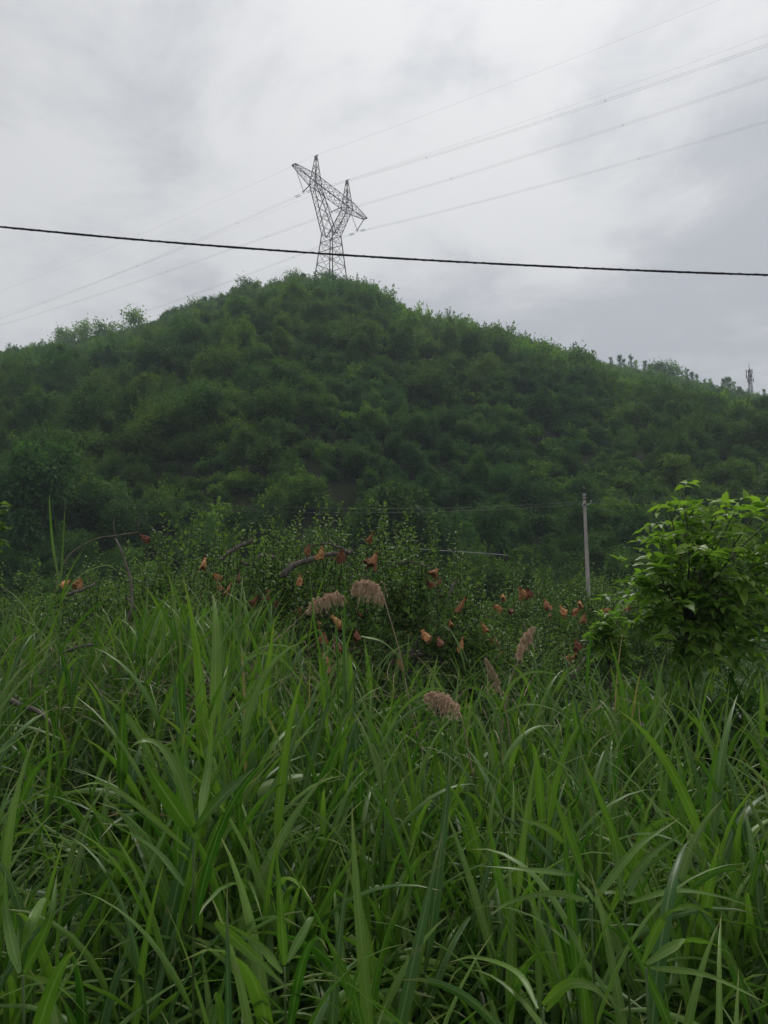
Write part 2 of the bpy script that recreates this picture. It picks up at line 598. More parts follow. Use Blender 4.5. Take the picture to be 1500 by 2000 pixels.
def polar_sheet(name, radii, az0, az1, naz, mat):
    az = np.linspace(az0, az1, naz)
    rr, aa = np.meshgrid(radii, az, indexing='ij')
    x, y = rr * np.sin(aa), rr * np.cos(aa)
    v = np.stack([x, y, height(x, y)], -1).reshape(-1, 3)
    nr = len(radii)
    i = (np.arange(nr - 1) * naz)[:, None] + np.arange(naz - 1)[None]
    q = np.stack([i, i + 1, i + naz + 1, i + naz], -1).reshape(-1, 4)[:, ::-1]
    mb = MB()
    mb.add(v, [q])
    return link(name, mb.mesh(name, mat))


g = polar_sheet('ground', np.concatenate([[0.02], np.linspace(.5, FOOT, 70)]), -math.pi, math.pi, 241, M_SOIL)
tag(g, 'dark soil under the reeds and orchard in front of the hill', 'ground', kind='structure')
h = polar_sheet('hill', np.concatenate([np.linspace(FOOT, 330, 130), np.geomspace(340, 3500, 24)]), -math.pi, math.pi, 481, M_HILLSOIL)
tag(h, 'steep rounded hill covered in green scrub below the pylon', 'hill', kind='structure')


# ------------------------------------------------------------------ haze
hm, ht = new_mat('haze_air')
pv = nd(ht, 'ShaderNodeVolumePrincipled')
pv.inputs['Color'].default_value = (.74, .87, 1.0, 1)
pv.inputs['Density'].default_value = 7.8e-4
pv.inputs['Anisotropy'].default_value = .2
ho = nd(ht, 'ShaderNodeOutputMaterial')
ht.links.new(pv.outputs[0], ho.inputs['Volume'])
hb = MB()
X_, Z0_, Z1_ = 3700.0, -1.6, 172.0
hb.add([(x, y, z) for z in (Z0_, Z1_) for x, y in ((-X_, -X_), (X_, -X_), (X_, X_), (-X_, X_))], [np.array([[3, 2, 1, 0], [4, 5, 6, 7], [0, 1, 5, 4], [1, 2, 6, 5], [2, 3, 7, 6], [3, 0, 4, 7]])])
tag(link('haze', hb.mesh('haze', hm, smooth=False)), 'thin bluish summer haze in front of the hill', 'haze', kind='stuff')

# ------------------------------------------------------------------ hillside vegetation
def bush_mesh(name, seed, rad, hgt, nleaf, leaf, lobes=9, mat=None, upright=0.35, sparse=0.0, stems=True, spiky=.0):
    """a shrub crown: uneven lobes filled with small leaf faces, a few stems inside"""
    rg = np.random.default_rng(seed)
    mb = MB()
    lc = []
    for k in range(lobes):
        a = rg.uniform(0, 2 * np.pi)
        q = rad * math.sqrt(rg.uniform(0, 1)) * .72
        zz = hgt * rg.uniform(.2, .82) * (1 - .5 * (q / rad) ** 2)
        lc.append((q * math.cos(a), q * math.sin(a), zz, rad * rg.uniform(.22, .44), hgt * rg.uniform(.16, .30)))
    lc = np.array(lc)
    wts = lc[:, 3] ** 2
    k = rg.choice(lobes, nleaf, p=wts / wts.sum())
    d = norm(rg.normal(size=(nleaf, 3)))
    d[:, 2] = np.where(rg.random(nleaf) < .6, np.abs(d[:, 2]), d[:, 2])
    shell = rg.uniform(.45, 1.12, nleaf) ** .6
    # ragged: stretch some directions into sprays
    spray = 1 + .35 * np.maximum(0, np.sin(d[:, 0] * 7 + k) * np.sin(d[:, 1] * 6 + 2 * k))
    c = lc[k, :3] + d * np.stack([lc[k, 3], lc[k, 3], lc[k, 4]], -1) * (shell * spray)[:, None]
    c[:, 2] = np.maximum(c[:, 2], .05)
    if spiky:                                           # upright leader sprays
        ns_ = int(lobes * 4)
        li = rg.integers(0, lobes, ns_)
        sp = rg.integers(0, ns_, int(nleaf * .28))
        sd = norm(rg.normal(size=(ns_, 3)) * [.35, .35, .2] + [0, 0, 1])
        off = norm(rg.normal(size=(ns_, 3)) * [1, 1, .3])
        t_ = rg.uniform(0, 1, len(sp))[:, None]
        b_ = lc[li[sp], :3] + off[sp] * lc[li[sp], 3:4] * .7 + [[0, 0, .5]] * lc[li[sp], 4:5]
        q_ = b_ + sd[sp] * t_ * hgt * spiky + rg.normal(size=(len(sp), 3)) * (.10 * rad * (1.1 - t_))
        m_ = len(q_)
        c[:m_], d[:m_], k[:m_] = q_, norm(rg.normal(size=(m_, 3))), li[sp]
    keep = rg.random(nleaf) > sparse
    c, d, k = c[keep], d[keep], k[keep]
    n = norm(d + rg.normal(size=d.shape) * .75 + np.array([0, 0, upright]))
    diamonds(mb, c, n, leaf * rg.uniform(.6, 1.35, len(c)), .6, np.clip(rg.normal(.5, .2, len(c)) + (rg.random(lobes)[k] - .5) * .35, 0, 1), 0, rg=rg)
    if stems:
        for q in lc[:5]:
            tube(mb, curve_pts([(0, 0, -.4), (q[0] * .35, q[1] * .35, q[2] * .5), q[:3]], 4), [.05 * rad * .6, .03 * rad * .6, .02 * rad * .5, .01], 4, mat=1)
    return mb.mesh(name, [mat or M_HILL, M_DARKBARK])


def hidden_collection(name, meshes):
    c = bpy.data.collections.new(name)
    for i, me in enumerate(meshes):
        o = bpy.data.objects.new('%s_shape' % name, me)
        c.objects.link(o)
    return c


def scatter(name, pts, rot, scl, idx, coll, label, cat):
    """ONE stuff object: a point cloud mesh whose points carry shrubs"""
    me = bpy.data.meshes.new(name)
    n = len(pts)
    me.vertices.add(n)
    me.vertices.foreach_set('co', np.asarray(pts, np.float32).ravel())
    a = me.attributes.new('rot', 'FLOAT_VECTOR', 'POINT')
    a.data.foreach_set('vector', np.asarray(rot, np.float32).ravel())
    a = me.attributes.new('scl', 'FLOAT_VECTOR', 'POINT')
    a.data.foreach_set('vector', np.asarray(scl, np.float32).ravel())
    a = me.attributes.new('idx', 'INT', 'POINT')
    a.data.foreach_set('value', np.asarray(idx, np.int32))
    o = link(name, me)
    ng = bpy.data.node_groups.new(name, 'GeometryNodeTree')
    ng.interface.new_socket('Geometry', in_out='INPUT', socket_type='NodeSocketGeometry')
    ng.interface.new_socket('Geometry', in_out='OUTPUT', socket_type='NodeSocketGeometry')
    gi, go = ng.nodes.new('NodeGroupInput'), ng.nodes.new('NodeGroupOutput')
    ci = ng.nodes.new('GeometryNodeCollectionInfo')
    ci.inputs[0].default_value = coll
    ci.inputs['Separate Children'].default_value = True
    ci.inputs['Reset Children'].default_value = True
    ip = ng.nodes.new('GeometryNodeInstanceOnPoints')
    ip.inputs['Pick Instance'].default_value = True

    def attr(nm, ty):
        q = ng.nodes.new('GeometryNodeInputNamedAttribute')
        q.data_type = ty
        q.inputs[0].default_value = nm
        return next(s for s in q.outputs if s.enabled and s.name == 'Attribute')
    e2r = ng.nodes.new('FunctionNodeEulerToRotation')
    ng.links.new(attr('rot', 'FLOAT_VECTOR'), e2r.inputs[0])
    ng.links.new(gi.outputs[0], ip.inputs['Points'])
    ng.links.new(ci.outputs[0], ip.inputs['Instance'])
    ng.links.new(attr('idx', 'INT'), ip.inputs['Instance Index'])
    ng.links.new(e2r.outputs[0], ip.inputs['Rotation'])
    ng.links.new(attr('scl', 'FLOAT_VECTOR'), ip.inputs['Scale'])
    ng.links.new(ip.outputs[0], go.inputs[0])
    md = o.modifiers.new('scatter', 'NODES')
    md.node_group = ng
    return tag(o, label, cat, kind='stuff')


FAR_BUSH = [bush_mesh('far_shrub', 100 + i, 2.2 + .3 * (i % 3), 3.3 + .6 * (i % 4), 4200, .27, 11 + i % 5, spiky=(.16, .26, .36)[i % 3]) for i in range(8)]
MID_BUSH = [bush_mesh('mid_shrub', 200 + i, 2.2 + .3 * (i % 3), 3.3 + .6 * (i % 4), 8500, .18, 12 + i % 5, M_SHADED_SCRUB, spiky=(.16, .26, .34)[i % 3]) for i in range(7)]  # nearer bushes carry the leaf colour darkened for shade


def jitter_points(n_try, spacing_fn, gen):
    """Poisson-like thinning on a hash grid"""
    out, grid = [], {}
    for x, y in gen(n_try):
        sp = spacing_fn(x, y)
        k = (int(math.floor(x / 2.0)), int(math.floor(y / 2.0)))
        ok = True
        for i in range(k[0] - 2, k[0] + 3):
            for j in range(k[1] - 2, k[1] + 3):
                for (a, b) in grid.get((i, j), ()):
                    if (a - x) ** 2 + (b - y) ** 2 < sp * sp:
                        ok = False
                        break
                if not ok:
                    break
            if not ok:
                break
        if ok:
            grid.setdefault(k, []).append((x, y))
            out.append((x, y))
    return np.array(out)


def hill_gen(n):
    az = rng.uniform(R(-35), R(35), n)
    r = np.sqrt(rng.uniform(38 ** 2, 262 ** 2, n))
    rc = np.interp(az, _caz, _cr)
    m = r < rc + 14
    return np.stack([r * np.sin(az), r * np.cos(az)], -1)[m]


# ------------------------------------------------------------------ airy and slim tree shapes
def slim_tree(seed, h_, rad, nleaf, leaf, poplar=True):
    rg = np.random.default_rng(seed)
    tb, cb_ = MB(), MB()
    tube(tb, curve_pts([(0, 0, -.6), (rg.normal(0, .08), rg.normal(0, .08), h_ * .5), (rg.normal(0, .15), rg.normal(0, .15), h_ * .97)], 7), np.linspace(.11, .02, 7) * h_ / 6, 6)
    nb = 16 if poplar else 12
    C = []
    for k in range(nb):
        f = rg.uniform(.22, .95)
        a = rg.uniform(0, 6.283)
        ln = rad * (1.15 - .75 * f if poplar else math.sin(min(1, f * 1.1) * math.pi) * .9 + .35)
        rise = 1.5 if poplar else .5
        p0 = np.array([0, 0, h_ * f * .86])
        p1 = p0 + np.array([math.cos(a) * ln, math.sin(a) * ln, ln * rise])
        tube(tb, [p0, (p0 + p1) / 2 + [0, 0, .08], p1], [.035 * h_ / 6, .022 * h_ / 6, .008], 4)
        m_ = nleaf // nb
        t = rg.uniform(.15, 1.1, m_)[:, None]
        C.append(p0 + (p1 - p0) * t + rg.normal(size=(m_, 3)) * (.20 if poplar else .34) * rad * .8)
    C = np.concatenate(C)
    diamonds(cb_, C, norm(rg.normal(size=C.shape) + [0, 0, .4]), leaf * rg.uniform(.6, 1.3, len(C)), .7, rg.random(len(C)), rg=rg)
    return tb.mesh('trunk', M_DARKBARK), cb_.mesh('crown', M_HILL)


POP = [slim_tree(400 + i, 6.5 + .6 * i, 1.05, 420 + 60 * i, .34) for i in range(4)]
RND = [slim_tree(420 + i, 6.0, 2.1, 1500, .38, False) for i in range(3)]


hp = jitter_points(44000, lambda x, y: 1.35 + .6 * (math.sin(x * .11 + y * .07) * .5 + .5), hill_gen)
hz = height(hp[:, 0], hp[:, 1])
hr = np.hypot(hp[:, 0], hp[:, 1])
big = np.sin(hp[:, 0] * .07 + 1) * np.sin(hp[:, 1] * .06 + .4) * .3
dsp, tsp = seg_d(hp[:, 0], hp[:, 1], (14, 168), (56, 80))
scale = np.clip(rng.lognormal(-.50, .36, len(hp)) * (1 + big) + .50 * np.exp(-(dsp / 18) ** 2) * (rng.random(len(hp)) < .5), .34, 1.5)
crest_d = np.interp(np.arctan2(hp[:, 0], hp[:, 1]), _caz, _cr) - hr
scale = np.where(crest_d < 14, np.minimum(scale, np.where(hp[:, 0] > 30, .55, .82)), scale)
pj = np.array([project((a, b, c)) for (a, b), c in zip(hp, hz)])
inview = (pj[:, 0] > -40) & (pj[:, 0] < 1540)
# no shrub grows above the skyline that the photograph shows
pxs = pj[:, 0]
want = np.interp(pxs, _sky_px, _sky_py) + rng.normal(1, 6, len(hp))
vv_ = (1000 - want) / FPX
ztop = EYE + (ST + vv_ * CT) / (CT - vv_ * ST) * hp[:, 1]
scale = np.clip(np.minimum(scale, (ztop - hz) / np.where(pxs > 1150, 7.2, np.where(pxs < 310, 6.2, 5.0))), .22, None)
show = scale / hr * inview
order = np.argsort(-show)
single = np.zeros(len(hp), bool)
single[order[:290]] = True


def hill_label(px, py, sc):
    col_ = ['below the left ridge trees', 'left of the pylon', 'straight below the pylon', 'right of the pylon', 'above the concrete pole',
            'above the walnut tree', 'under the telecom mast'][int(np.searchsorted([290, 520, 740, 960, 1190, 1380], px))]
    row_ = ['just under the crest', 'on the upper hillside', 'at mid hillside', 'on the lower hillside', 'low on the hill', 'at the hill foot'][int(np.searchsorted([650, 730, 810, 890, 970], py))]
    return '%s green tree %s, %s' % ('small' if sc < .85 else ('rounded' if sc < 1.15 else 'big'), row_, col_)


def tint_rot(n):
    return np.stack([rng.normal(0, .08, n), rng.normal(0, .08, n), rng.uniform(0, 6.283, n)], -1)


def anis(s):
    n = len(s)
    w = rng.uniform(.85, 1.2, n)
    return np.stack([s * w, s / w, s * rng.uniform(.8, 1.25, n)], -1)


rots, scls = tint_rot(len(hp)), anis(scale)
pos = np.stack([hp[:, 0], hp[:, 1], hz - .15], -1)
near_m = hr < 105
CF, CM = hidden_collection('far_shrubs', FAR_BUSH), hidden_collection('mid_shrubs', MID_BUSH)
m = ~single & ~near_m
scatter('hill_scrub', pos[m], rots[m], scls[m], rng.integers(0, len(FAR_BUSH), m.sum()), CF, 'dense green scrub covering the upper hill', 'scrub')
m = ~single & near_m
scatter('slope_scrub', pos[m], rots[m], scls[m], rng.integers(0, len(MID_BUSH), m.sum()), CM, 'dense green scrub tinted dark for shade, covering the lower slope of the hill', 'scrub')
trunk_mb = MB()
tube(trunk_mb, curve_pts([(0, 0, -.5), (.08, .02, .8), (-.05, .1, 2.0)], 5), [.16, .14, .11, .08, .05], 6)
TRUNK = trunk_mb.mesh('trunk', M_DARKBARK)
for i in np.where(single)[0]:
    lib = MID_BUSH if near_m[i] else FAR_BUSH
    t = thing('hillside_tree', hill_label(pj[i, 0], pj[i, 1], scale[i]), 'tree', pos[i], rots[i], 'trees on the hillside')
    t.scale = scls[i]
    if i % 6 == 0 and not near_m[i]:                    # airy tree with its own limbs
        part('crown', RND[i % 3][1], t, scale=.72)
        part('trunk', RND[i % 3][0], t, scale=.72)
        continue
    part('crown', lib[i % len(lib)], t)
    part('trunk', TRUNK, t)

# low ground cover between the shrubs so no bare soil shows as a flat sheet
gp = hill_gen(13500)
gz = height(gp[:, 0], gp[:, 1])
LOW = [bush_mesh('low_cover', 300 + i, 1.7, 1.5, 1500, .25, 9, upright=.6, stems=False, spiky=.4) for i in range(3)]
CL = hidden_collection('low_covers', LOW)
n = len(gp)
scatter('hill_ground_cover', np.stack([gp[:, 0], gp[:, 1], gz - .1], -1), tint_rot(n), anis(rng.uniform(.5, .9, n)), rng.integers(0, 3, n), CL,
        'low weeds and creepers between the shrubs on the hill', 'ground cover')


# ------------------------------------------------------------------ trees on the ridges
def skyline_tree(px, top, Y, protos, i, base_h, name, label, group):
    """stand a tree on the ridge so that it tops out where the photograph shows it"""
    p = at(px, top, Y)
    z0 = float(height(p.x, p.y)) - .3
    s = (p.z - z0) / base_h
    t = thing(name, label, 'tree', (p.x, p.y, z0), (rng.normal(0, .03), rng.normal(0, .03), rng.uniform(0, 6.28)), group)
    t.scale = (s, s, s)
    part('trunk', protos[0], t)
    part('crown', protos[1], t)


for i, (px, top) in enumerate([(1192, 690), (1209, 684), (1218, 692), (1231, 683), (1240, 695), (1259, 695), (1268, 702), (1330, 716), (1339, 712), (1351, 717), (1358, 722),
                               (1375, 732), (1385, 733), (1412, 729), (1419, 725), (1424, 726), (1434, 737), (1445, 749), (1492, 752)]):
    Y = 203 + (px - 1190) * .05
    k = i % 4
    skyline_tree(px, top, Y, POP[k], i, (6.5 + .6 * k) * 1.14, 'poplar_tree',
                 'slim sparse poplar on the right ridge, %s' % ('left of the round treetop' if px < 1280 else ('between treetop and mast' if px < 1460 else 'right of the mast')),
                 'poplars along the right ridge')
for i, (px, top, lab) in enumerate([(1283, 699, 'dense round tree among the poplars on the right ridge'), (1305, 692, 'pointed dark tree standing highest right of the round one on the ridge'),
                                    (1112, 670, 'dark bushy treetop on the ridge between pylon and poplars')]):
    skyline_tree(px, top, 204, RND[i % 3], i, 6.9, 'ridge_tree', lab, None)
for i, (px, top, lab) in enumerate([(133, 630, 'small airy tree leftmost of the trees on the left ridge'), (172, 617, 'wide tree second from left on the left ridge'),
                                    (205, 614, 'wide tree third from left on the left ridge'), (260, 592, 'tall airy tree rightmost of the trees on the left ridge')]):
    skyline_tree(px, top, 177, RND[i % 3], i, 6.9, 'ridge_tree', lab, None)
for i, (px, top, lab) in enumerate([(486, 536, 'low bushy tree on the crest left of the pylon'), (575, 524, 'ragged tree on the crest just left of the pylon foot'),
                                    (632, 528, 'dense tree on the crest in front of the pylon foot'), (700, 545, 'low ragged tree on the crest right of the pylon foot')]):
    skyline_tree(px, top, 175, RND[(i + 1) % 3], i, 6.3, 'ridge_tree', lab, None)

# ------------------------------------------------------------------ transmission tower
AX, LX = np.array([.569, .822, 0]), np.array([.822, -.569, 0])
TC = np.array([-13.5, 176.8, EYE])
ZUP = np.array([0, 0, 1.0])
tower = thing('transmission_tower', 'tall steel lattice power pylon with forked top on the hill crest', 'pylon', tuple(TC + ZUP * 76))
TL = np.array(tower.location)


def tp(a, b, z):
    return TC + AX * a + LX * b + ZUP * z - TL


def lattice(mb, levels, leg, brace, horiz=True, legs=True, closed=True):
    """levels: list of 4 corner points"""
    for A, B in zip(levels[:-1], levels[1:]):
        for i in range(4):
            j = (i + 1) % 4
            if legs:
                bar(mb, A[i], B[i], leg)
            bar(mb, A[i], B[j], brace)
            bar(mb, A[j], B[i], brace)
            if horiz:
                bar(mb, B[i], B[j], brace)


def rect(a0, a1, b0, b1, z, z2=None):
    z2 = z if z2 is None else z2
    return [tp(a0, b0, z), tp(a1, b0, z2), tp(a1, b1, z2), tp(a0, b1, z)]


ZW = 98.4
body_z = [78, 82.5, 86.6, 90.2, 93.4, 96.1, ZW]
hw = lambda z: 1.75 + (ZW - z) * .098
for sx, sy in ((-1, -1), (1, -1), (1, 1), (-1, 1)):
    mb = MB()
    tube(mb, [tp(sx * hw(z), sy * hw(z), z) for z in body_z], .14, 4)
    part('leg', mb.mesh('leg', M_RUST), tower)
mb = MB()
lattice(mb, [rect(-hw(z), hw(z), -hw(z), hw(z), z) for z in body_z], .2, .12, legs=False)
part('bracing', mb.mesh('bracing', M_RUST), tower)
ZB, ZT = 108.7, 111.0
for s in (-1, 1):
    mb = MB()
    lv = []
    for f in np.linspace(0, 1, 6):
        z = ZW + (ZB - ZW) * f
        outer = 1.75 + (7.5 - 1.75) * f
        inner = .05 + (5.5 - .05) * f
        b = 1.75 + (1.05 - 1.75) * f
        lv.append(rect(s * outer, s * inner, -b, b, z))
    lattice(mb, lv, .26, .11, horiz=False)
    part('forked_column', mb.mesh('column', M_STEEL), tower)
    mb = MB()
    pk = [rect(s * (7.6 - 1.0 * f), s * (5.4 + .8 * f), -1.15 * (1 - f * .88), 1.15 * (1 - f * .88), ZB + (117.1 - ZB) * f) for f in (0, .27, .5, .72, 1.0)]
    lattice(mb, pk, .20, .09, horiz=False)
    bar(mb, tp(s * 6.4, -.55, 117.1), tp(s * 6.4, .55, 117.1), .3)
    part('earth_wire_peak', mb.mesh('peak', M_STEEL), tower)
mb = MB()
xs = np.linspace(-8, 8, 9)
lv = [[tp(x, -1.1, ZB), tp(x, -1.1, ZT), tp(x, 1.1, ZT), tp(x, 1.1, ZB)] for x in xs]
lattice(mb, lv, .23, .10, horiz=False)
for s in (-1, 1):
    lv = []
    for f in np.linspace(0, 1, 5):
        x = s * (8 + 6.75 * f)
        b = 1.1 - .6 * f
        lv.append([tp(x, -b, ZB + 1.25 * f), tp(x, -b, ZT - .75 * f), tp(x, b, ZT - .75 * f), tp(x, b, ZB + 1.25 * f)])
    lattice(mb, lv, .22, .085, horiz=False)
    bar(mb, tp(s * 14.75, -.6, 110.1), tp(s * 14.75, .6, 110.1), .4)
part('crossarm', mb.mesh('crossarm', M_STEEL), tower)
HUBS = []
for hx, a0, z0, a1, z1 in ((-11.0, -14.3, 109.9, -8.0, ZB), (0, -4.7, ZB, 4.7, ZB), (11.0, 8.0, ZB, 14.3, 109.9)):
    hub = tp(hx, 0, 105.0)
    HUBS.append(hub + TL)
    for a, z in ((a0, z0), (a1, z1)):
        mb = MB()
        top = tp(a, 0, z)
        tube(mb, [top, hub], .05, 4)
        for f in np.linspace(.12, .9, 16):
            c = top + (hub - top) * f
            dd = (hub - top) / np.linalg.norm(hub - top) * .06
            tube(mb, [c - dd, c + dd], [.15, .08], 6)
        part('insulator_string', mb.mesh('insulator', M_CERAMIC), tower)
    mb = MB()
    bar(mb, hub + LX * -.5, hub + LX * .5, .16)
    bar(mb, hub + AX * -.35, hub + AX * .35, .16)
    bar(mb, hub, hub - ZUP * .5, .12)
    part('suspension_clamp', mb.mesh('clamp', M_STEEL), tower)


def sag_for(A, d, L, zB, px, py):
    """span sag that leads the wire through the photographed pixel"""
    q = at(px, py, 1.0)
    k = q.x
    t = (k * A[1] - A[0]) / (d[0] - k * d[1])
    y = A[1] + d[1] * t
    z = EYE + (q.z - EYE) * y
    f = t / L
    return (A[2] + (zB - A[2]) * f - z) / (4 * f * (1 - f))


def span(A, d, L, zB, S, n=70):
    f = np.linspace(0, 1, n) ** 1.25
    p = A[None] + d[None] * (f * L)[:, None]
    p[:, 2] = A[2] + (zB - A[2]) * f - 4 * S * f * (1 - f)
    return p


def wire_run(A, right_px, left_px, zr, zl, LR=350., LLft=400.):
    dr, dl = LX, -LX
    SR = sag_for(A, dr, LR, A[2] + zr, *right_px)
    SL = sag_for(A, dl, LLft, A[2] + zl, *left_px)
    a = span(A, dl, LLft, A[2] + zl, SL)[::-1]
    b = span(A, dr, LR, A[2] + zr, SR)
    return np.concatenate([a, b[1:]])


BUND = [('twin conductor wires of the left phase under the left crossarm tip', (1500, 88), (0, 622)),
        ('twin conductor wires of the middle phase under the pylon crossbeam', (1500, 151), (0, 636)),
        ('twin conductor wires of the right phase under the right crossarm tip', (1500, 237), (288, 607))]
for hub, (lab, rp_, lp_) in zip(HUBS, BUND):
    A = np.array(hub) - ZUP * .5
    b = thing('conductor_bundle', lab, 'power line', tuple(A), group='conductor bundles on the pylon')
    run = wire_run(A, rp_, lp_, 0, 33) - A
    for s in (-.28, .28):
        mb = MB()
        tube(mb, run + AX * s, .020, 4)
        part('conductor', mb.mesh('conductor', M_WIRE), b)
    mid = len(run) // 2 - 1
    for q in (-2.2, -1.5, 1.5, 2.2):
        mb = MB()
        for s in (-.28, .28):
            tube(mb, [LX * (q - .35) + AX * s - ZUP * .14, LX * (q + .35) + AX * s - ZUP * .14], .07, 4)
        part('vibration_damper', mb.mesh('damper', M_STEEL), b)
    for q in range(8, len(run) - 8, 9):
        mb = MB()
        tube(mb, [run[q] - AX * .28, run[q] + AX * .28], .05, 4)
        part('spacer', mb.mesh('spacer', M_STEEL), b)
for s, lab, rp_, lp_ in ((-1, 'thin earth wire over the taller left peak of the pylon', (1400, 2), (0, 569)), (1, 'thin earth wire over the right peak of the pylon', (1500, 68), (300, 508))):
    A = np.array(tp(s * 6.4, 0, 117.3)) + TL
    mb = MB()
    tube(mb, wire_run(A, rp_, lp_, 0, 33), .016, 4)
    o = link('earth_wire', mb.mesh('earth_wire', M_WIRE))
    tag(o, lab, 'power line')

# ------------------------------------------------------------------ telecom mast beyond the right ridge
mp = at(1466, 757, 226)
mz0 = mp.z - 3.5
mast = thing('telecom_mast', 'slender telecom mast with antennas rising beyond the right ridge', 'mast', (mp.x, mp.y, mz0))
H = at(1466, 722, 226).z - mz0
mb = MB()
lv = []
for f in np.linspace(0, 1, 9):
    w = .55 - .3 * f
    lv.append([np.array([w * a, w * b_, H * f]) for a, b_ in ((-1, -1), (1, -1), (1, 1), (-1, 1))])
lattice(mb, lv, .15, .08)
part('lattice_shaft', mb.mesh('shaft', M_STEEL), mast)
mb = MB()
tube(mb, [(0, 0, H - .2), (0, 0, H + 2.1)], [.10, .06], 5)
part('lightning_rod', mb.mesh('rod', M_STEEL), mast)
for zf in (.62, .78, .95):
    mb = MB()
    a = np.linspace(0, 6.283, 13)
    tube(mb, np.stack([np.cos(a) * .8, np.sin(a) * .8, a * 0 + H * zf], -1), .06, 4)
    part('ring_platform', mb.mesh('ring', M_STEEL), mast)
    for k in range(3):
        a = k * 2.094 + zf * 9
        c = np.array([math.cos(a) * .95, math.sin(a) * .95, H * zf])
        mb = MB()
        tube(mb, [c - [0, 0, .7], c + [0, 0, .75]], .17, 4)
        part('panel_antenna', mb.mesh('antenna', M_PLATE), mast)

# ------------------------------------------------------------------ black cable overhead
c0, c1, c2 = at(-500, 403, 6.4), at(750, 508, 6.5), at(2000, 551, 6.6)
a = np.array([at(x, np.interp(x, [-500, 0, 250, 500, 750, 1000, 1250, 1500, 2000], [395, 443, 467, 486.5, 503.5, 517, 528.5, 537.5, 549]), 6.5) for x in np.linspace(-500, 2000, 90)])
a[:, 2] = np.convolve(np.pad(a[:, 2], 4, mode='reflect', reflect_type='odd'), np.ones(9) / 9, 'valid')
wob = .0022 * np.sin(np.arange(90) * 1.7) + .0015 * np.sin(np.arange(90) * .6)
mb = MB()
tube(mb, a, .0118 + wob * .6, 8)
cb2 = thing('overhead_cable', 'thick black cable crossing the whole sky close overhead', 'cable', tuple(a[45]))
mb2 = MB()
tube(mb2, a - a[45], .0098 + wob * .35, 8)
part('cable_sheath', mb2.mesh('sheath', M_CABLE), cb2)
lash = MB()
t = np.linspace(0, 1, 1400)
base = np.stack([np.interp(t, np.linspace(0, 1, 90), (a - a[45])[:, k]) for k in range(3)], -1)
ang = t * 2 * np.pi * 75
tube(lash, base + np.stack([0 * ang, np.cos(ang), np.sin(ang)], -1) * .0102, .0018, 4)
part('lashing_wire', lash.mesh('lashing', M_CABLE), cb2)

# ------------------------------------------------------------------ concrete utility pole
PY = 33.0
p_top, p_bot = at(1141, 971, PY), at(1148.5, 1140, PY)
k = (p_bot.z - 0) / (p_top.z - p_bot.z)
p_gnd = p_bot + (p_bot - p_top) * k
pole = thing('utility_pole', 'leaning grey concrete utility pole in front of the dark slope', 'utility pole', tuple(p_gnd))
v_top = np.array(p_top - p_gnd)
mb = MB()
tube(mb, [v_top * f for f in np.linspace(-.03, 1, 14)], np.linspace(.115, .066, 14), 14)
part('shaft', mb.mesh('shaft', M_CONC), pole)
mb = MB()
tube(mb, [v_top * .998, v_top * 1.022], [.078, .07], 10)
part('cap', mb.mesh('cap', M_PLATE), pole)
mb = MB()
for f in (.955, .985):
    tube(mb, [v_top * (f - .004), v_top * (f + .004)], [.080, .080], 12)
part('steel_band', mb.mesh('band', M_STEEL), pole)
mb = MB()
hh = v_top * .945
bar(mb, hh + [-.13, -.10, -.05], hh + [.30, -.10, .11], .05)
part('crossarm', mb.mesh('crossarm', M_PLATE), pole)
for dx, dz in ((-.11, .0), (.27, .15)):
    mb = MB()
    c = hh + [dx, -.10, dz]
    tube(mb, [c - [0, 0, .05], c + [0, 0, .03], c + [0, 0, .05], c + [0, 0, .09]], [.02, .045, .03, .04], 8)
    part('insulator', mb.mesh('insulator', M_PLATE), pole)
mb = MB()
c = v_top * 1.05
tube(mb, [c - [0, 0, .12], c, c + [0, 0, .05], c + [0, 0, .13]], [.03, .07, .05, .06], 8)
part('insulator', mb.mesh('insulator', M_CERAMIC), pole)
for f, w_, hgt_ in ((.235, .09, .24), (.17, .08, .12)):
    c = v_top * f
    mb = MB()
    th = np.linspace(-.75, .75, 5)
    rad = .115 + (.066 - .115) * f + .006
    ring = np.stack([np.sin(th) * rad, -np.cos(th) * rad, 0 * th], -1)
    vv = np.concatenate([ring + [0, 0, -hgt_ / 2], ring + [0, 0, hgt_ / 2]]) + c
    mb.add(vv, [np.array([[i, i + 1, i + 6, i + 5] for i in range(4)])])
    part('plate', mb.mesh('plate', M_PLATE if f > .2 else M_CERAMIC), pole)
hw_ = np.array(p_gnd) + hh
for off, dl_, lab in ((np.array([-.11, -.10, .07]), (620, 968), 'faint service wire from the left end of the pole crossarm'), (np.array([.27, -.10, .22]), (700, 958), 'faint service wire from the right end of the pole crossarm')):
    A = hw_ + off
    Bp, Cp = np.array(at(dl_[0] - 500, dl_[1] + 10, 30)), np.array(at(1900, 900, 46))
    pts = []
    for P0, P1 in ((Bp, A), (A, Cp)):
        f = np.linspace(0, 1, 24)
        q = P0 + (P1 - P0) * f[:, None]
        q[:, 2] -= 4 * .45 * f * (1 - f)
        pts.append(q)
    mb = MB()
    tube(mb, np.concatenate([pts[0], pts[1][1:]]), .006, 4)
    o = link('service_wire', mb.mesh('service_wire', M_CABLE))
    tag(o, lab, 'wire')
mb = MB()
tube(mb, curve_pts([at(742, 1066, 14.2), at(840, 1074, 14), at(920, 1079, 14), at(992, 1084.5, 13.9)], 12), .0095, 6)
tag(link('pale_pole', mb.mesh('pale_pole', M_PLATE)), 'thin pale pole lying level behind the middle apple tree', 'pole')


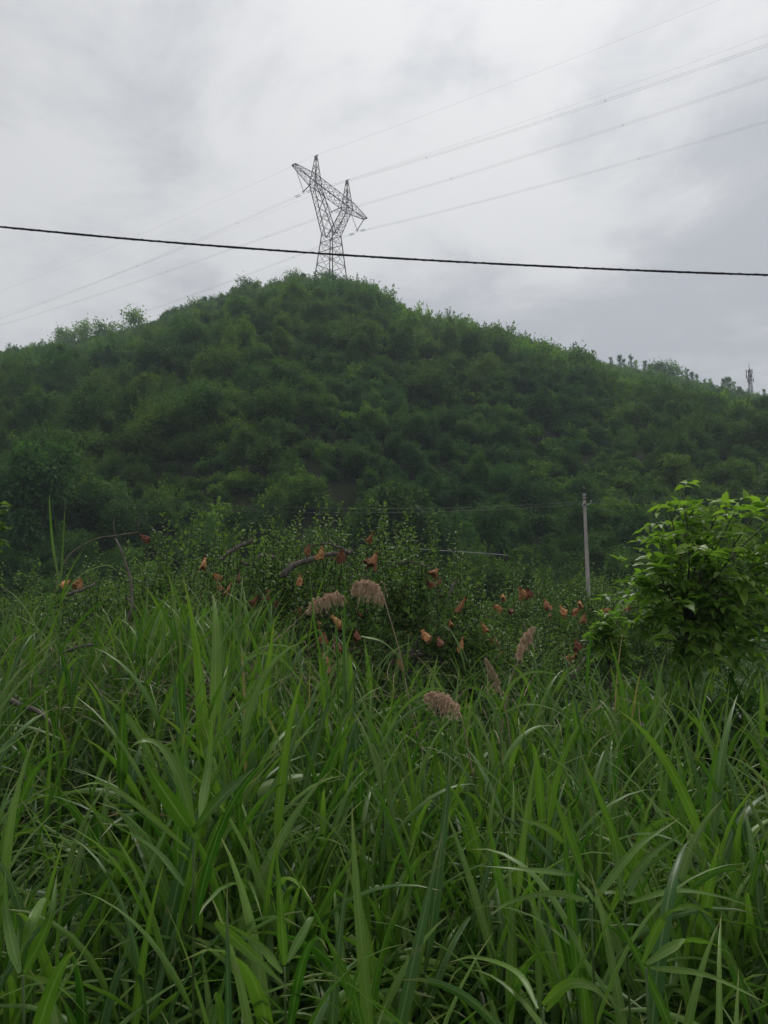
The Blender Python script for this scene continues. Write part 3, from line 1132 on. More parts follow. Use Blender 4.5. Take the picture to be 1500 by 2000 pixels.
# ------------------------------------------------------------------ apple orchard
def shoots(mb_l, mb_w, base, d, ln, rg, leafL=.074, leafW=.040, n_per=16, tint0=.5):
    """leafy apple shoots: a thin stem with alternate upturned leaves"""
    for b, dd, l in zip(base, d, ln):
        side = norm(np.cross(dd, rg.normal(size=3)))
        tip = b + dd * l + np.array([0, 0, .05 * l]) + side * l * rg.normal(0, .10)
        c = curve_pts([b, b + dd * l * .5 + side * l * .04, tip], 5)
        tube(mb_w, c, np.linspace(.006, .002, 5), 3, cap=False)
        m_ = max(5, int(n_per * l / .5))
        t = np.linspace(.06, 1, m_)
        p = np.stack([np.interp(t, np.linspace(0, 1, 5), c[:, k]) for k in range(3)], -1)
        a = np.arange(m_) * 2.4 + rg.uniform(0, 6.28)
        u = norm(np.cross(dd, [.3, .2, .9]))
        w_ = np.cross(dd, u)
        out = u * np.cos(a)[:, None] + w_ * np.sin(a)[:, None]
        ld = norm(out * .9 + dd * (.35 + .7 * t[:, None]) + rg.normal(size=(m_, 3)) * .22)
        sz = (1.0 - .35 * t) * rg.uniform(.6, 1.3, m_)
        folded_leaves(mb_l, p, ld, dd + rg.normal(size=(m_, 3)) * .25, leafL * sz, leafW * sz, .5, rg.uniform(.1, .5, m_), np.clip(rg.normal(.38, .16, m_) + (.35 if dd[2] > .93 else .1) * t + .3 * t ** 3, 0, .98))


def apple_tree(seed, loc, rad, hgt, label, nshoot=300, big_limbs=()):
    rg = np.random.default_rng(seed)
    t = thing('apple_tree', label, 'tree', loc, group='apple trees in the orchard')
    L0 = np.array(loc)
    mb = MB()
    tube(mb, curve_pts([(0, 0, -.2), (.04, .02, .35), (-.03, .05, .75)], 7), np.linspace(.10, .07, 7), 8)
    part('trunk', mb.mesh('trunk', M_BARK), t)
    lmb, wmb = MB(), MB()
    ends = []
    for k in range(9):
        a = k * 2.4 + rg.uniform(-.3, .3)
        q = rad * rg.uniform(.6, .95)
        e_ = np.array([math.cos(a) * q, math.sin(a) * q, hgt * rg.uniform(.42, .78)])
        c = curve_pts([(-.03, .05, .7), e_ * [.45, .45, 0] + [0, 0, hgt * .42 + rg.normal(0, .08)], e_], 9)
        mb = MB()
        tube(mb, c, np.linspace(.050, .012, 9), 7)
        part('limb', mb.mesh('limb', M_BARK), t)
        ends.append(c)
    B, D, LN = [], [], []
    NC = 60                                             # boughs: leaf masses with gaps between them
    ca, cq = rg.uniform(0, 6.28, NC), np.sqrt(rg.uniform(0, 1, NC)) * rad * 1.05
    for k in range(int(nshoot * 2.4)):
        j = rg.integers(NC)
        a, q = ca[j] + rg.normal(0, .10), abs(cq[j] + rg.normal(0, .08))
        dome = hgt * (.80 - .22 * (q / rad) ** 2) * (1 + .10 * math.sin(3 * a + seed) * q / rad)
        p = np.array([math.cos(a) * q, math.sin(a) * q, dome - abs((j * .377) % 1.0 * .9 + rg.normal(0, .10))])
        p[2] = min(max(p[2], .45), hgt * .86)
        up = rg.random() < .42
        d = norm(np.array([rg.normal(0, .35), rg.normal(0, .35), 1.0]) if up else np.array([rg.normal(), rg.normal(), rg.uniform(-.7, .6)]))
        B.append(p)
        D.append(d)
        room = max(.18, hgt - p[2])
        LN.append(min(room * rg.uniform(.6, 1.05), rg.uniform(.25, .62)) if up else rg.uniform(.2, .5))
    for k in range(int(nshoot * .16)):                  # upright water shoots over the crown
        a, q = rg.uniform(0, 6.28), math.sqrt(rg.uniform(0, 1)) * rad * .95
        B.append(np.array([math.cos(a) * q, math.sin(a) * q, hgt * (.80 - .22 * (q / rad) ** 2) - .05]))
        D.append(norm(np.array([rg.normal(0, .16), rg.normal(0, .16), 1.0])))
        LN.append(rg.uniform(.40, .85) * (hgt / 2.8))
    shoots(lmb, wmb, B, D, LN, rg)
    part('shoots', wmb.mesh('shoots', M_DARKBARK), t)['kind'] = 'stuff'
    part('foliage', lmb.mesh('foliage', M_APPLE), t)['kind'] = 'stuff'
    for pts, rads in big_limbs:
        mb = MB()
        c = curve_pts([np.array(at(*p)) - L0 for p in pts], 12)
        kk = np.arange(12)
        tube(mb, c + np.stack([np.sin(kk * 2.1), np.sin(kk * 1.3 + 1), np.sin(kk * 1.7 + 2)], -1) * .006, np.linspace(rads[0], rads[1], 12) * (1 + .07 * np.sin(kk * 2.6)), 9)
        for q in range(3, 12, 2):
            a = rg.uniform(0, 6.28)
            d = np.array([math.cos(a) * .6, -abs(math.sin(a)) * .5, rg.uniform(.2, 1)])
            ln = rg.uniform(.07, .2)
            tube(mb, curve_pts([c[q], c[q] + d * ln * .5 + rg.normal(size=3) * .012, c[q] + d * ln], 5), np.linspace(rads[1] * .38, .0015, 5), 5)
        part('pruned_limb', mb.mesh('pruned_limb', M_BARK), t)
    return t


def ground_at(px, Y):
    q = at(px, 1217, Y)
    return (q.x, Y, float(height(q.x, Y)))


apple_tree(501, ground_at(455, 8.3), 1.25, 2.95, 'apple tree with a thick bare sawn limb, centre left of the orchard', 330,
           [(((545, 1128, 7.6), (580, 1102, 7.65), (640, 1084, 7.75), (690, 1078, 8.0)), (.038, .018)),
            (((428, 1094, 7.4), (462, 1070, 7.45), (494, 1056, 7.5)), (.016, .023)),
            (((470, 1098, 7.6), (490, 1102, 7.6), (512, 1084, 7.65), (535, 1090, 7.8)), (.018, .02))])
apple_tree(502, ground_at(735, 8.6), 1.25, 3.05, 'apple tree with many brown paper bags behind the two plumes', 350,
           [(((755, 1099, 7.7), (805, 1099, 7.7), (838, 1108, 7.75), (858, 1122, 7.8)), (.010, .007)),
            (((600, 1064, 7.7), (640, 1063, 7.7), (668, 1072, 7.75), (684, 1083, 7.8)), (.007, .018))])
apple_tree(503, ground_at(215, 8.6), 1.15, 2.45, 'apple tree with a bare dead branch on the left of the orchard', 260,
           [(((238, 1232, 6.9), (257, 1190, 6.9), (252, 1120, 6.95), (226, 1052, 7.0)), (.019, .008)),
            (((130, 1162, 6.9), (158, 1153, 6.9), (186, 1140, 7.0)), (.016, .011))])
apple_tree(504, ground_at(1085, 11.5), 1.5, 2.55, 'apple tree left of the concrete pole, right half of the orchard', 360)
apple_tree(505, ground_at(1215, 12.2), 1.4, 2.45, 'apple tree behind the leafy walnut sapling on the right', 300)
apple_tree(506, ground_at(905, 12.5), 1.2, 2.0, 'low apple tree in the middle gap of the orchard', 220)
apple_tree(507, ground_at(985, 8.6), 1.0, 1.75, 'low apple tree with bags behind the upright plume', 200)
apple_tree(508, ground_at(600, 9.6), 1.2, 3.1, 'apple tree in the second row behind the sawn limb', 240)
apple_tree(509, ground_at(30, 9.5), 1.3, 2.3, 'apple tree at the left edge of the orchard', 220)
apple_tree(510, ground_at(340, 12.0), 1.3, 2.7, 'apple tree in the second row on the left', 200)


# dead branch twigs by the left apple tree
def dead_branch(paths, label):
    mb = MB()
    for pts, r0, r1 in paths:
        c = curve_pts([at(*p) for p in pts], 10)
        tube(mb, c, np.linspace(r0, r1, 10), 6)
    o = link('dead_branch', mb.mesh('dead_branch', M_BARK))
    tag(o, label, 'branch')


dead_branch([(((226, 1052, 7.0), (222, 1030, 7.0), (223, 1012, 7.0)), .007, .003), (((240, 1042, 7.0), (266, 1040, 7.0), (271, 1020, 7.0), (277, 1003, 7.0)), .006, .002)], 'thin bare twigs at the top of the dead branch on the left')
dead_branch([(((-20, 1345, 4.6), (40, 1378, 4.5), (75, 1390, 4.5), (110, 1425, 4.4)), .020, .012)], 'fallen bare branch in the dark gap at the left edge')
dead_branch([(((120, 1276, 6.0), (160, 1262, 6.0), (205, 1258, 6.0)), .016, .012), (((70, 1320, 5.8), (110, 1300, 5.8), (150, 1292, 5.9)), .010, .005)], 'dead sticks lying behind the reeds on the left')

# ------------------------------------------------------------------ paper fruit bags
def bag_mesh(seed, mat):
    rg = np.random.default_rng(seed)
    mb = MB()
    nseg, rows = 10, [(0, .022), (.012, .026), (.028, .017), (.045, .030), (.075, .048), (.105, .056), (.13, .060), (.145, .066)]
    vs = []
    ph = rg.uniform(0, 6.28, 4)
    flat = rg.uniform(.45, .8)
    for z, r_ in rows:
        for k in range(nseg):
            a = k / nseg * 6.283
            cr = 1 + .18 * math.sin(2 * a + ph[3] + z * 20) + .16 * math.sin(3 * a + ph[0] + z * 40) + .12 * math.sin(5 * a + ph[1] - z * 60) + rg.normal(0, .08)
            zz = -z + (.035 * math.cos(2 * a + ph[2]) if z > .14 else 0)
            vs.append((math.cos(a) * r_ * cr + z * .25 * math.sin(ph[3]), math.sin(a) * r_ * flat * cr, zz))
    q = []
    for i in range(len(rows) - 1):
        for k in range(nseg):
            q.append((i * nseg + k, i * nseg + (k + 1) % nseg, (i + 1) * nseg + (k + 1) % nseg, (i + 1) * nseg + k))
    mb.add(vs, [np.array(q)])
    tube(mb, curve_pts([(0, 0, -.01), (.006, .004, .05), (-.004 + .03 * math.cos(seed), .02, .12)], 5), [.0022, .002, .0022, .0026, .003], 4, mat=1)
    return mb.mesh('paper_bag', [mat, M_DARKBARK], smooth=False)


BAGS = [bag_mesh(600 + i, (M_BAG, M_BAGMID)[i % 2]) for i in range(9)] + [bag_mesh(650 + i, M_BAGDARK) for i in range(4)]
BL = [(401, 1101, 1.3, 0), (418, 1132, .9, 0), (425, 1149, 1, 0), (451, 1150, 1.3, 0), (523, 1163, 1.3, 0), (503, 1176, 1.2, 5), (510, 1206, 1.4, 5), (432, 1256, 1.1, 0), (414, 1285, 1, 5),
      (603, 1076, 1.1, 0), (630, 1079, 1.1, 0), (587, 1134, 1, 0), (728, 1052, 1.3, 0), (736, 1087, 1.6, 0), (733, 1100, 1.2, 5), (668, 1085, 1.1, 5), (855, 1122, 1.3, 0), (834, 1139, 1.1, 5),
      (862, 1141, .9, 5), (777, 1157, .9, 5), (648, 1213, 1.1, 0), (620, 1223, .9, 0), (632, 1246, 1.2, 0), (655, 1260, 1.3, 5), (632, 1285, 1.7, 0), (670, 1230, .9, 5), (696, 1242, 1.1, 5),
      (800, 1230, 1.2, 0), (824, 1242, 1.1, 0), (852, 1230, .8, 0), (878, 1222, 1, 0), (909, 1180, 1.4, 0), (904, 1255, 1.2, 0), (940, 1226, 1.2, 0), (776, 1298, .9, 0), (558, 1248, 1.1, 5),
      (469, 1132, .9, 5), (584, 1196, .8, 0), (1016, 1158, 1.1, 0), (1030, 1161, 1.5, 5), (1062, 1181, 1.2, 0), (1094, 1194, 1.1, 0), (1133, 1186, 1.1, 0), (1142, 1209, 1.1, 0), (1132, 1197, .9, 0),
      (1228, 1188, 1.1, 5), (962, 1250, 1.2, 0), (1126, 1286, 1.3, 0), (1124, 1259, 1, 5), (1174, 1202, 1.1, 0), (982, 1172, 1.1, 0), (964, 1194, 1, 0), (980, 1284, 1, 0), (1075, 1208, .7, 0),
      (137, 1144, 1, 0), (158, 1140, 1.2, 0), (73, 1287, 1, 5), (275, 1056, 1.1, 5), (855, 1255, .9, 5), (1000, 1200, .9, 5), (700, 1205, .8, 5), (540, 1180, .8, 5)]
BAG_LAB = {0: 'brown paper bag left of the bare upright limb stub, among apple leaves', 9: 'brown paper bag above the thick sawn limb', 10: 'rounded brown paper bag right above the end of the sawn limb',
           12: 'topmost pointed paper bag in the middle apple tree', 13: 'largest paper bag, full and dark brown, in the middle apple tree', 16: 'pale paper bag hanging from the thin curved twig tip',
           20: 'bright paper bag just below the left plume', 24: 'large brown paper bag low among the reed blades under the left plume', 27: 'round brown paper bag right of the leaning plume stalk',
           31: 'brown paper bag alone right of centre among tall blades', 54: 'small paper bag leftmost by the dead branch on the left', 55: 'bright paper bag right of the small one on the left tree',
           47: 'lone brown paper bag low left of the walnut sapling'}
for i, (px, py, s, kd) in enumerate(BL):
    Y = 7.25 + .6 * ((i * 7) % 5) / 5 if px < 960 else 9.0 + .3 * ((i * 7) % 5) / 5
    if py > 1240:
        Y -= .5
    if px > 960:
        s *= 1.15
    me = BAGS[(i * 4) % 9] if kd == 0 else BAGS[9 + i % 4]
    p = at(px, py - 11, Y)
    o = link('paper_bag', me, loc=p, rot=(rng.normal(0, .4), rng.normal(0, .5), rng.uniform(0, 6.28)), scale=(float(s) * rng.uniform(.48, .8), float(s) * rng.uniform(.48, .8), float(s) * rng.uniform(.5, .8)))
    tree_ = 'left' if px < 300 else ('centre left' if px < 590 else ('middle' if px < 890 else 'right'))
    lab = BAG_LAB.get(i, '%s crumpled paper bag %s the %s apple tree' % ('dark reddish' if kd else 'light brown', 'high in' if py < 1170 else 'low in', tree_))
    tag(o, lab, 'paper bag', 'paper fruit bags in the apple trees')


# ------------------------------------------------------------------ broad-leaved tree on the right, another at the left edge
def leafy_tree(name, label, base, fork, ends, seed, n_single, leaf=.105, dens=1.0, trunk_r=.03, mat=None):
    M_W = mat or M_WALNUT
    rg = np.random.default_rng(seed)
    t = thing(name, label, 'tree', tuple(base))
    b0 = np.array(base)
    mb = MB()
    tube(mb, curve_pts([(0, 0, -.15), (np.array(fork) - b0) * [.6, .6, .5], np.array(fork) - b0], 8), np.linspace(trunk_r * 1.5, trunk_r, 8), 8)
    part('trunk', mb.mesh('trunk', M_DARKBARK), t)
    P, D, U, S_, T_ = [], [], [], [], []
    rach = MB()
    for e_ in ends:
        e0 = np.array(e_) - b0
        f0 = np.array(fork) - b0
        midp = (f0 + e0) / 2 + rg.normal(size=3) * .06 + [0, 0, .03]
        c = curve_pts([f0, midp, e0], 10)
        mb = MB()
        tube(mb, c, np.linspace(trunk_r * .62, .004, 10), 6)
        part('branch', mb.mesh('branch', M_DARKBARK), t)
        ln = np.linalg.norm(e0 - f0)
        nl = max(6, int((4 + ln * 11) * dens))
        for q in range(nl):
            f = rg.uniform(.22, 1.0)
            p = np.array([np.interp(f, np.linspace(0, 1, 10), c[:, k]) for k in range(3)])
            d = norm(rg.normal(size=3) + norm(e0 - f0) * .5 + [0, 0, .5 * f])
            rl = rg.uniform(.16, .30) * (leaf / .105) ** 1.5
            rc = curve_pts([p, p + d * rl * .6, p + d * rl - [0, 0, rl * .35]], 5)
            tube(rach, rc, np.linspace(.003, .0015, 5), 3, cap=False)
            for s in range(7):
                ff = 1.0 if s == 6 else .3 + .22 * (s // 2)
                pp = np.array([np.interp(min(ff, 1), np.linspace(0, 1, 5), rc[:, k]) for k in range(3)])
                sd = norm(np.cross(d, [0, 0, 1])) * (1 if s % 2 else -1)
                ld = norm(d + [0, 0, -.35]) if s == 6 else norm(sd + d * .5 + [0, 0, -.25 + rg.normal(0, .2)])
                P.append(pp)
                D.append(ld)
                U.append(norm(np.array([0, 0, 1.0]) + rg.normal(size=3) * .3))
                S_.append(leaf * rg.uniform(.7, 1.2))
                T_.append(np.clip(rg.normal(.30, .15) + .62 * (f ** 4) * (e0[2] > f0[2] + .35), 0, .94))
    part('leaf_stalks', rach.mesh('leaf_stalks', M_STEM), t)
    P, D, U, S_, T_ = map(np.array, (P, D, U, S_, T_))
    wpos = P + b0
    depth = wpos[:, 1] - wpos[:, 2] * .5
    o_ = np.argsort(depth)
    one, rest = o_[:n_single], o_[n_single:]
    if n_single:
        shapes = []
        for k in range(6):
            mb = MB()
            folded_leaves(mb, [[0, 0, 0]], [[1, 0, 0]], [[0, 0, 1]], 1.0, .5 + .04 * (k % 3), .35 + .08 * (k % 2), .18 + .1 * (k % 3), tint=.12 + .15 * k)
            shapes.append(mb.mesh('leaf', M_W))
        for i in one:
            X = Vector(D[i])
            Yv = Vector(np.cross(U[i], D[i])).normalized()
            Zv = X.cross(Yv)
            mt = Matrix((X, Yv, Zv)).transposed().to_4x4()
            mt.translation = Vector(P[i])
            l = part('leaf', shapes[min(5, int(T_[i] * 6.2))], t)
            l.matrix_local = mt @ Matrix.Scale(float(S_[i]), 4)
    if len(rest):
        mb = MB()
        folded_leaves(mb, P[rest], D[rest], U[rest], S_[rest], S_[rest] * .54, .4, rg.uniform(.1, .45, len(rest)), T_[rest])
        f_ = part('foliage', mb.mesh('foliage', M_W), t)
        if n_single:
            f_['kind'] = 'stuff'
    return t


WY = 6.3
wb = at(1345, 1217, WY)
leafy_tree('walnut_tree', 'young broad-leaved walnut tree with bright leaf tips at the right edge', (wb.x, WY, 0), at(1338, 1223, WY),
           [at(1332, 964, WY), at(1306, 989, WY - .1), at(1359, 982, WY + .2), at(1399, 1009, WY), at(1434, 1002, WY - .2), at(1484, 994, WY + .1), at(1519, 1009, WY - .2), at(1564, 1024, WY), at(1574, 1084, WY + .2),
            at(1314, 1054, WY + .2), at(1292, 1052, WY - .1), at(1296, 1099, WY - .2), at(1239, 1124, WY - .1), at(1259, 1119, WY + .3), at(1276, 1144, WY - .4), at(1384, 1069, WY - .4), at(1434, 1084, WY - .5),
            at(1474, 1099, WY + .2), at(1514, 1089, WY - .3), at(1489, 1154, WY - .4), at(1534, 1158, WY), at(1444, 1178, WY - .5), at(1389, 1198, WY - .4), at(1314, 1178, WY - .4), at(1276, 1198, WY - .1),
            at(1490, 1223, WY - .2), at(1245, 1233, WY), at(1290, 1253, WY - .4), at(1390, 1273, WY - .45), at(1450, 1263, WY - .3), at(1335, 1273, WY - .2), at(1510, 1273, WY), at(1229, 1188, WY + .1)],
           701, 290, .112, .82, .013)
lb = at(1185, 1217, 5.9)
leafy_tree('walnut_sapling', 'small bright green sapling left of the walnut tree', (lb.x, 5.9, 0), at(1190, 1300, 5.9),
           [at(1182, 1214, 5.9), at(1212, 1220, 5.8), at(1172, 1232, 5.9), at(1228, 1238, 5.9), at(1196, 1210, 5.9), at(1180, 1270, 5.75), at(1220, 1280, 5.8)], 702, 0, .070, 1.3, .006)
eb = at(-60, 1217, 5.4)
leafy_tree('broadleaf_tree', 'glossy broad-leaved tree reaching in at the left edge', (eb.x, 5.4, 0), at(-60, 1150, 5.4),
           [at(-25, 862, 5.4), at(-40, 930, 5.5), at(-5, 1000, 5.3), at(0, 1040, 5.4), at(-30, 1080, 5.4), at(-80, 880, 5.4), at(-110, 1000, 5.4), at(-20, 1110, 5.2), at(-70, 960, 5.3)], 703, 0, .060, .8, .02, M_APPLE)

# ------------------------------------------------------------------ undergrowth
WEED = [bush_mesh('weed', 800 + i, .42, .62, 620, .062, 7, M_WEED, upright=.6, stems=False) for i in range(5)]
WEEDN = []
for i in range(3):
    rg = np.random.default_rng(820 + i)
    mb = MB()
    for s in range(16):
        a, ln = rg.uniform(0, 6.28), rg.uniform(.4, .8)
        tip = np.array([math.cos(a) * .3, math.sin(a) * .3, ln])
        m_ = 26
        f = rg.uniform(.15, 1, m_)
        p = tip * f[:, None] * [1, 1, 1]
        d = norm(rg.normal(size=(m_, 3)) * [1, 1, .4] + [0, 0, .5])
        blades(mb, p, np.arctan2(d[:, 1], d[:, 0]), rg.uniform(.06, .11, m_), .011, rg.uniform(.6, 1.3, m_), rg.uniform(.2, .8, m_), S=2, tint=rg.uniform(.1, .9, m_), prof='grass')
    WEEDN.append(mb.mesh('weed', M_WEED))
CW = hidden_collection('weeds', WEED + WEEDN)


def frustum_pts(n, y0, y1, marg=.08):
    y = np.sqrt(rng.uniform(y0 * y0, y1 * y1, n))
    x = rng.uniform(-1, 1, n) * (.53 + marg) * y * 1.02
    return x, y


x, y = frustum_pts(2600, 4.6, 15)
s = rng.uniform(.6, 1.25, len(x)) * np.where(y > 7, 1.25, .85)
scatter('undergrowth', np.stack([x, y, 0 * x], -1), tint_rot(len(x)), anis(s), rng.integers(0, 8, len(x)), CW, 'tangled dark weeds under and between the apple trees', 'undergrowth')
x, y = frustum_pts(170, 2.2, 5.2)
scatter('low_weeds', np.stack([x, y, 0 * x - .05], -1), tint_rot(len(x)), anis(rng.uniform(.5, .9, len(x))), rng.integers(0, 8, len(x)), CW, 'low dark weeds at the feet of the reeds', 'undergrowth')
x, y = frustum_pts(1150, 14, 46, .12)
s = rng.uniform(.24, .50, len(x)) * np.clip(y / 26, .6, 1.45)
scatter('field_scrub', np.stack([x, y, height(x, y) - .1], -1), tint_rot(len(x)), anis(s), rng.integers(0, len(MID_BUSH), len(x)), CM, 'bushes tinted dark for shade, between the orchard and the foot of the hill', 'scrub')

for px, Y, sc_ in ((1262, 5.9, 1.7), (1310, 5.7, 1.9), (1365, 5.6, 1.8), (1420, 5.8, 2.0), (1475, 5.6, 1.8), (1520, 5.9, 2.0), (1225, 6.6, 1.6), (1390, 6.8, 2.1)):
    q = ground_at(px, Y)
    o = link('leafy_shrub', WEED[px % 5], loc=(q[0], Y, 0), rot=(0, 0, px * .37), scale=(sc_ * .72, sc_ * .72, sc_ * .95))
    tag(o, 'low dark leafy shrub crowding the foot of the walnut tree', 'shrub', 'shrubs under the walnut tree')

# dry straw caught between the reeds
mb = MB()
for cx, cy, Y, sp, nn in ((430, 1330, 4.9, .42, 260), (500, 1300, 5.2, .35, 160), (90, 1310, 5.0, .4, 160), (330, 1400, 4.3, .3, 90), (1050, 1390, 4.2, .4, 60), (680, 1360, 4.6, .4, 90)):
    c = np.array(at(cx, cy, Y))
    b_ = c + rng.normal(size=(nn, 3)) * [sp, .25, .10]
    blades(mb, b_, rng.uniform(0, 6.28, nn), rng.uniform(.12, .45, nn), .004, rng.uniform(.7, 2.0, nn), rng.uniform(-.5, 1.2, nn), rng.normal(0, .5, nn), S=4, tint=.5, prof='grass')
tag(link('dry_straw', mb.mesh('dry_straw', M_STRAW)), 'pale dry straw tangled between the reeds', 'straw', kind='stuff')


# ------------------------------------------------------------------ reeds and grass
def reed_parts(seed, H_, nleaf, LW, LL, lean=.08):
    """one reed: stem curve and leaf arguments"""
    rg = np.random.default_rng(seed)
    a0 = rg.uniform(0, 6.28)
    top = np.array([math.cos(a0) * lean * H_, math.sin(a0) * lean * H_, H_])
    c = curve_pts([(0, 0, -.05), top * [.35, .35, .5], top], 9)
    pl = rg.uniform(0, 6.28)
    lv = []
    for k in range(nleaf):
        f = .22 + .78 * (k + rg.uniform(0, .5)) / nleaf
        p = np.array([np.interp(f, np.linspace(0, 1, 9), c[:, q]) for q in range(3)])
        last = k >= nleaf - 2
        az = pl + (k % 2) * math.pi + rg.normal(0, .55)
        lv.append(dict(base=p, az=az, L=LL * rg.uniform(.75, 1.15) * (.8 if k < 2 else 1), W=LW * rg.uniform(.75, 1.15), th0=rg.uniform(.08, .45) if last else rg.uniform(.45, 1.15),
                       dth=rg.uniform(.25, 1.3) if last else rg.uniform(.4, 1.7), daz=rg.normal(0, .25), roll=rg.normal(0, .35), twist=rg.normal(0, .6), tint=float(np.clip(rg.normal(.42, .28) - (.15 if k < 2 else 0), 0, .94))))
    return c, lv


def reed_thing(seed, H_, nleaf, LW, LL, label, loc, rotz, scale, group, S=9):
    c, lv = reed_parts(seed, H_, nleaf, LW, LL)
    t = thing('reed', label, 'reed', loc, (0, 0, rotz), group)
    t.scale = (scale,) * 3
    mb = MB()
    tube(mb, c, np.linspace(.0045, .002, 9), 5)
    part('stem', mb.mesh('stem', M_GREENSTEM), t)
    for a in lv:
        mb = MB()
        blades(mb, a['base'], a['az'], a['L'], a['W'], a['th0'], a['dth'], a['daz'], a['roll'], a['twist'], S=S, tint=a['tint'])
        part('leaf', mb.mesh('leaf', M_REED), t)
    return t


def canopy(px, Y):
    """how far below the eye the stand of reeds tops out at depth Y"""
    c = np.interp(Y, [1.0, 1.6, 3, 4.5, 6, 7.5, 9], [.88, .86, .80, .72, .62, .50, .4])
    left = np.interp(px, [0, 100, 200, 280, 380, 460, 540, 700, 900, 1500], [.82, .66, .46, .76, 1.08, 1.02, .72, .42, .30, .22])
    return c - left * np.clip((Y - 1.5) / 3, 0, 1)


PROTO = []
LABS = {0: 'slim green reed shoot', 1: 'bushy green reed shoot', 2: 'broad-leaved green reed shoot'}


def zone(px, py, Y):
    w = 'near the bottom edge' if Y < 2.0 else ('in the front of the stand' if Y < 3.0 else ('amid the stand' if Y < 4.4 else 'at the back by the orchard'))
    sd = 'left' if px < 400 else ('centre left' if px < 720 else ('centre right' if px < 1080 else 'right'))
    return '%s, %s' % (w, sd)


clump = lambda x, y: np.sin(x * 2.3 + 1.1 + np.sin(y * 1.7)) * np.sin(y * 2.0 + .6 + np.sin(x * 1.3)) * .5 + .5
rx, ry = frustum_pts(4300, 1.25, 7.4, .12)
keep = rng.random(len(rx)) < .08 + 1.0 * clump(rx, ry) ** 1.3
rx, ry = rx[keep], ry[keep]
rpx = 750 + FPX * rx / ry * 1.0
gap = ((rpx < 260) & (rpx > 20) & (ry > 2.6) & (ry < 4.6) & (rng.random(len(rx)) < .88)) | ((rpx > 850) & (ry > 3.2) & (rng.random(len(rx)) < .40)) | ((ry > 5.4) & (rpx > 500) & (rng.random(len(rx)) < .6))
rx, ry, rpx = rx[~gap], ry[~gap], rpx[~gap]
rH = np.clip((EYE - canopy(rpx, ry) + rng.normal(-.10, .13, len(rx))), .45, 2.0)
idx = np.argsort(ry)
nsing = 170
sel = np.zeros(len(rx), bool)
cand = idx[: int(nsing * 2.2)]
sel[rng.choice(cand, nsing, replace=False)] = True
stuff = MB()
stems = MB()
A = {k: [] for k in ('base', 'az', 'L', 'W', 'th0', 'dth', 'daz', 'roll', 'twist', 'tint')}
n_kind = 12
proto_done = {}
for i in range(len(rx)):
    Hs = rH[i] * .80
    kd = i % 3
    LW = (.025, .033, .042)[kd] * rng.uniform(.85, 1.2)
    LL = min(.62, rng.uniform(.34, .56) * (.75 + .35 * Hs))
    loc = (rx[i], ry[i], 0)
    if sel[i]:
        kk = int(rng.integers(n_kind))
        lab = '%s %s' % (LABS[kk % 3], zone(rpx[i], 0, ry[i]))
        rot = (rng.normal(0, .09), rng.normal(0, .09), rng.uniform(0, 6.28))
        if kk not in proto_done:
            proto_done[kk] = reed_thing(900 + kk, .80, 7 + kk % 4, (.025, .033, .042)[kk % 3], .54, lab, loc, rot[2], Hs / .80, 'green reed shoots in the stand')
        else:
            copy_thing(proto_done[kk], loc, rot, Hs / .80, lab, 'green reed shoots in the stand')
        continue
    nl = 6 + i % 4
    c, lv = reed_parts(2000 + i, Hs, nl, LW, LL, rng.uniform(.05, .32))
    tube(stems, c[::2] + np.array(loc), np.linspace(.0042, .002, 5), 4, cap=False, mat=0)
    for a in lv:
        a['base'] = a['base'] + np.array(loc)
        if rng.random() < .010:
            a['tint'] = 1.0
            a['W'] *= .5
        elif rng.random() < .25:
            a['tint'] = min(.94, a['tint'] + .25)
        for k in A:
            A[k].append(a[k])
A = {k: np.array(v) for k, v in A.items()}
blades(stuff, A['base'], A['az'], A['L'], A['W'], A['th0'], A['dth'], A['daz'], A['roll'], A['twist'], S=7, tint=A['tint'])
tag(link('reed_bed', stuff.mesh('reed_bed', M_REED)), 'dense stand of green reeds filling the foreground', 'reeds', kind='stuff')
tag(link('reed_stems', stems.mesh('reed_stems', M_GREENSTEM)), 'thin stems of the dense stand of green reeds', 'reeds', kind='stuff')

gx, gy = frustum_pts(21000, 1.1, 8.2, .12)
gpx = 750 + FPX * gx / gy
w = np.where(gpx > 850, .85, np.where(gy < 2.4, .55, .38))
k = rng.random(len(gx)) < w
gx, gy, gpx = gx[k], gy[k], gpx[k]
ng_ = len(gx)
gL = np.clip((EYE - canopy(gpx, gy)) * rng.uniform(.35, .85, ng_), .22, 1.15) * np.where(gpx > 850, 1.0, .85)
mb = MB()
tt = np.clip(rng.normal(.5, .22, ng_), 0, .94)
tt = np.where(rng.random(ng_) < .015, 1.0, tt)
blades(mb, np.stack([gx, gy, 0 * gx], -1), rng.uniform(0, 6.28, ng_), gL * 1.1, rng.uniform(.005, .012, ng_), rng.uniform(.15, .7, ng_), rng.uniform(.6, 2.3, ng_), rng.normal(0, .3, ng_), rng.normal(0, .4, ng_),
       rng.normal(0, .8, ng_), S=6, tint=tt, prof='grass', power=2.2)
tag(link('grass', mb.mesh('grass', M_GRASS)), 'fine green grass growing between the reeds', 'grass', kind='stuff')

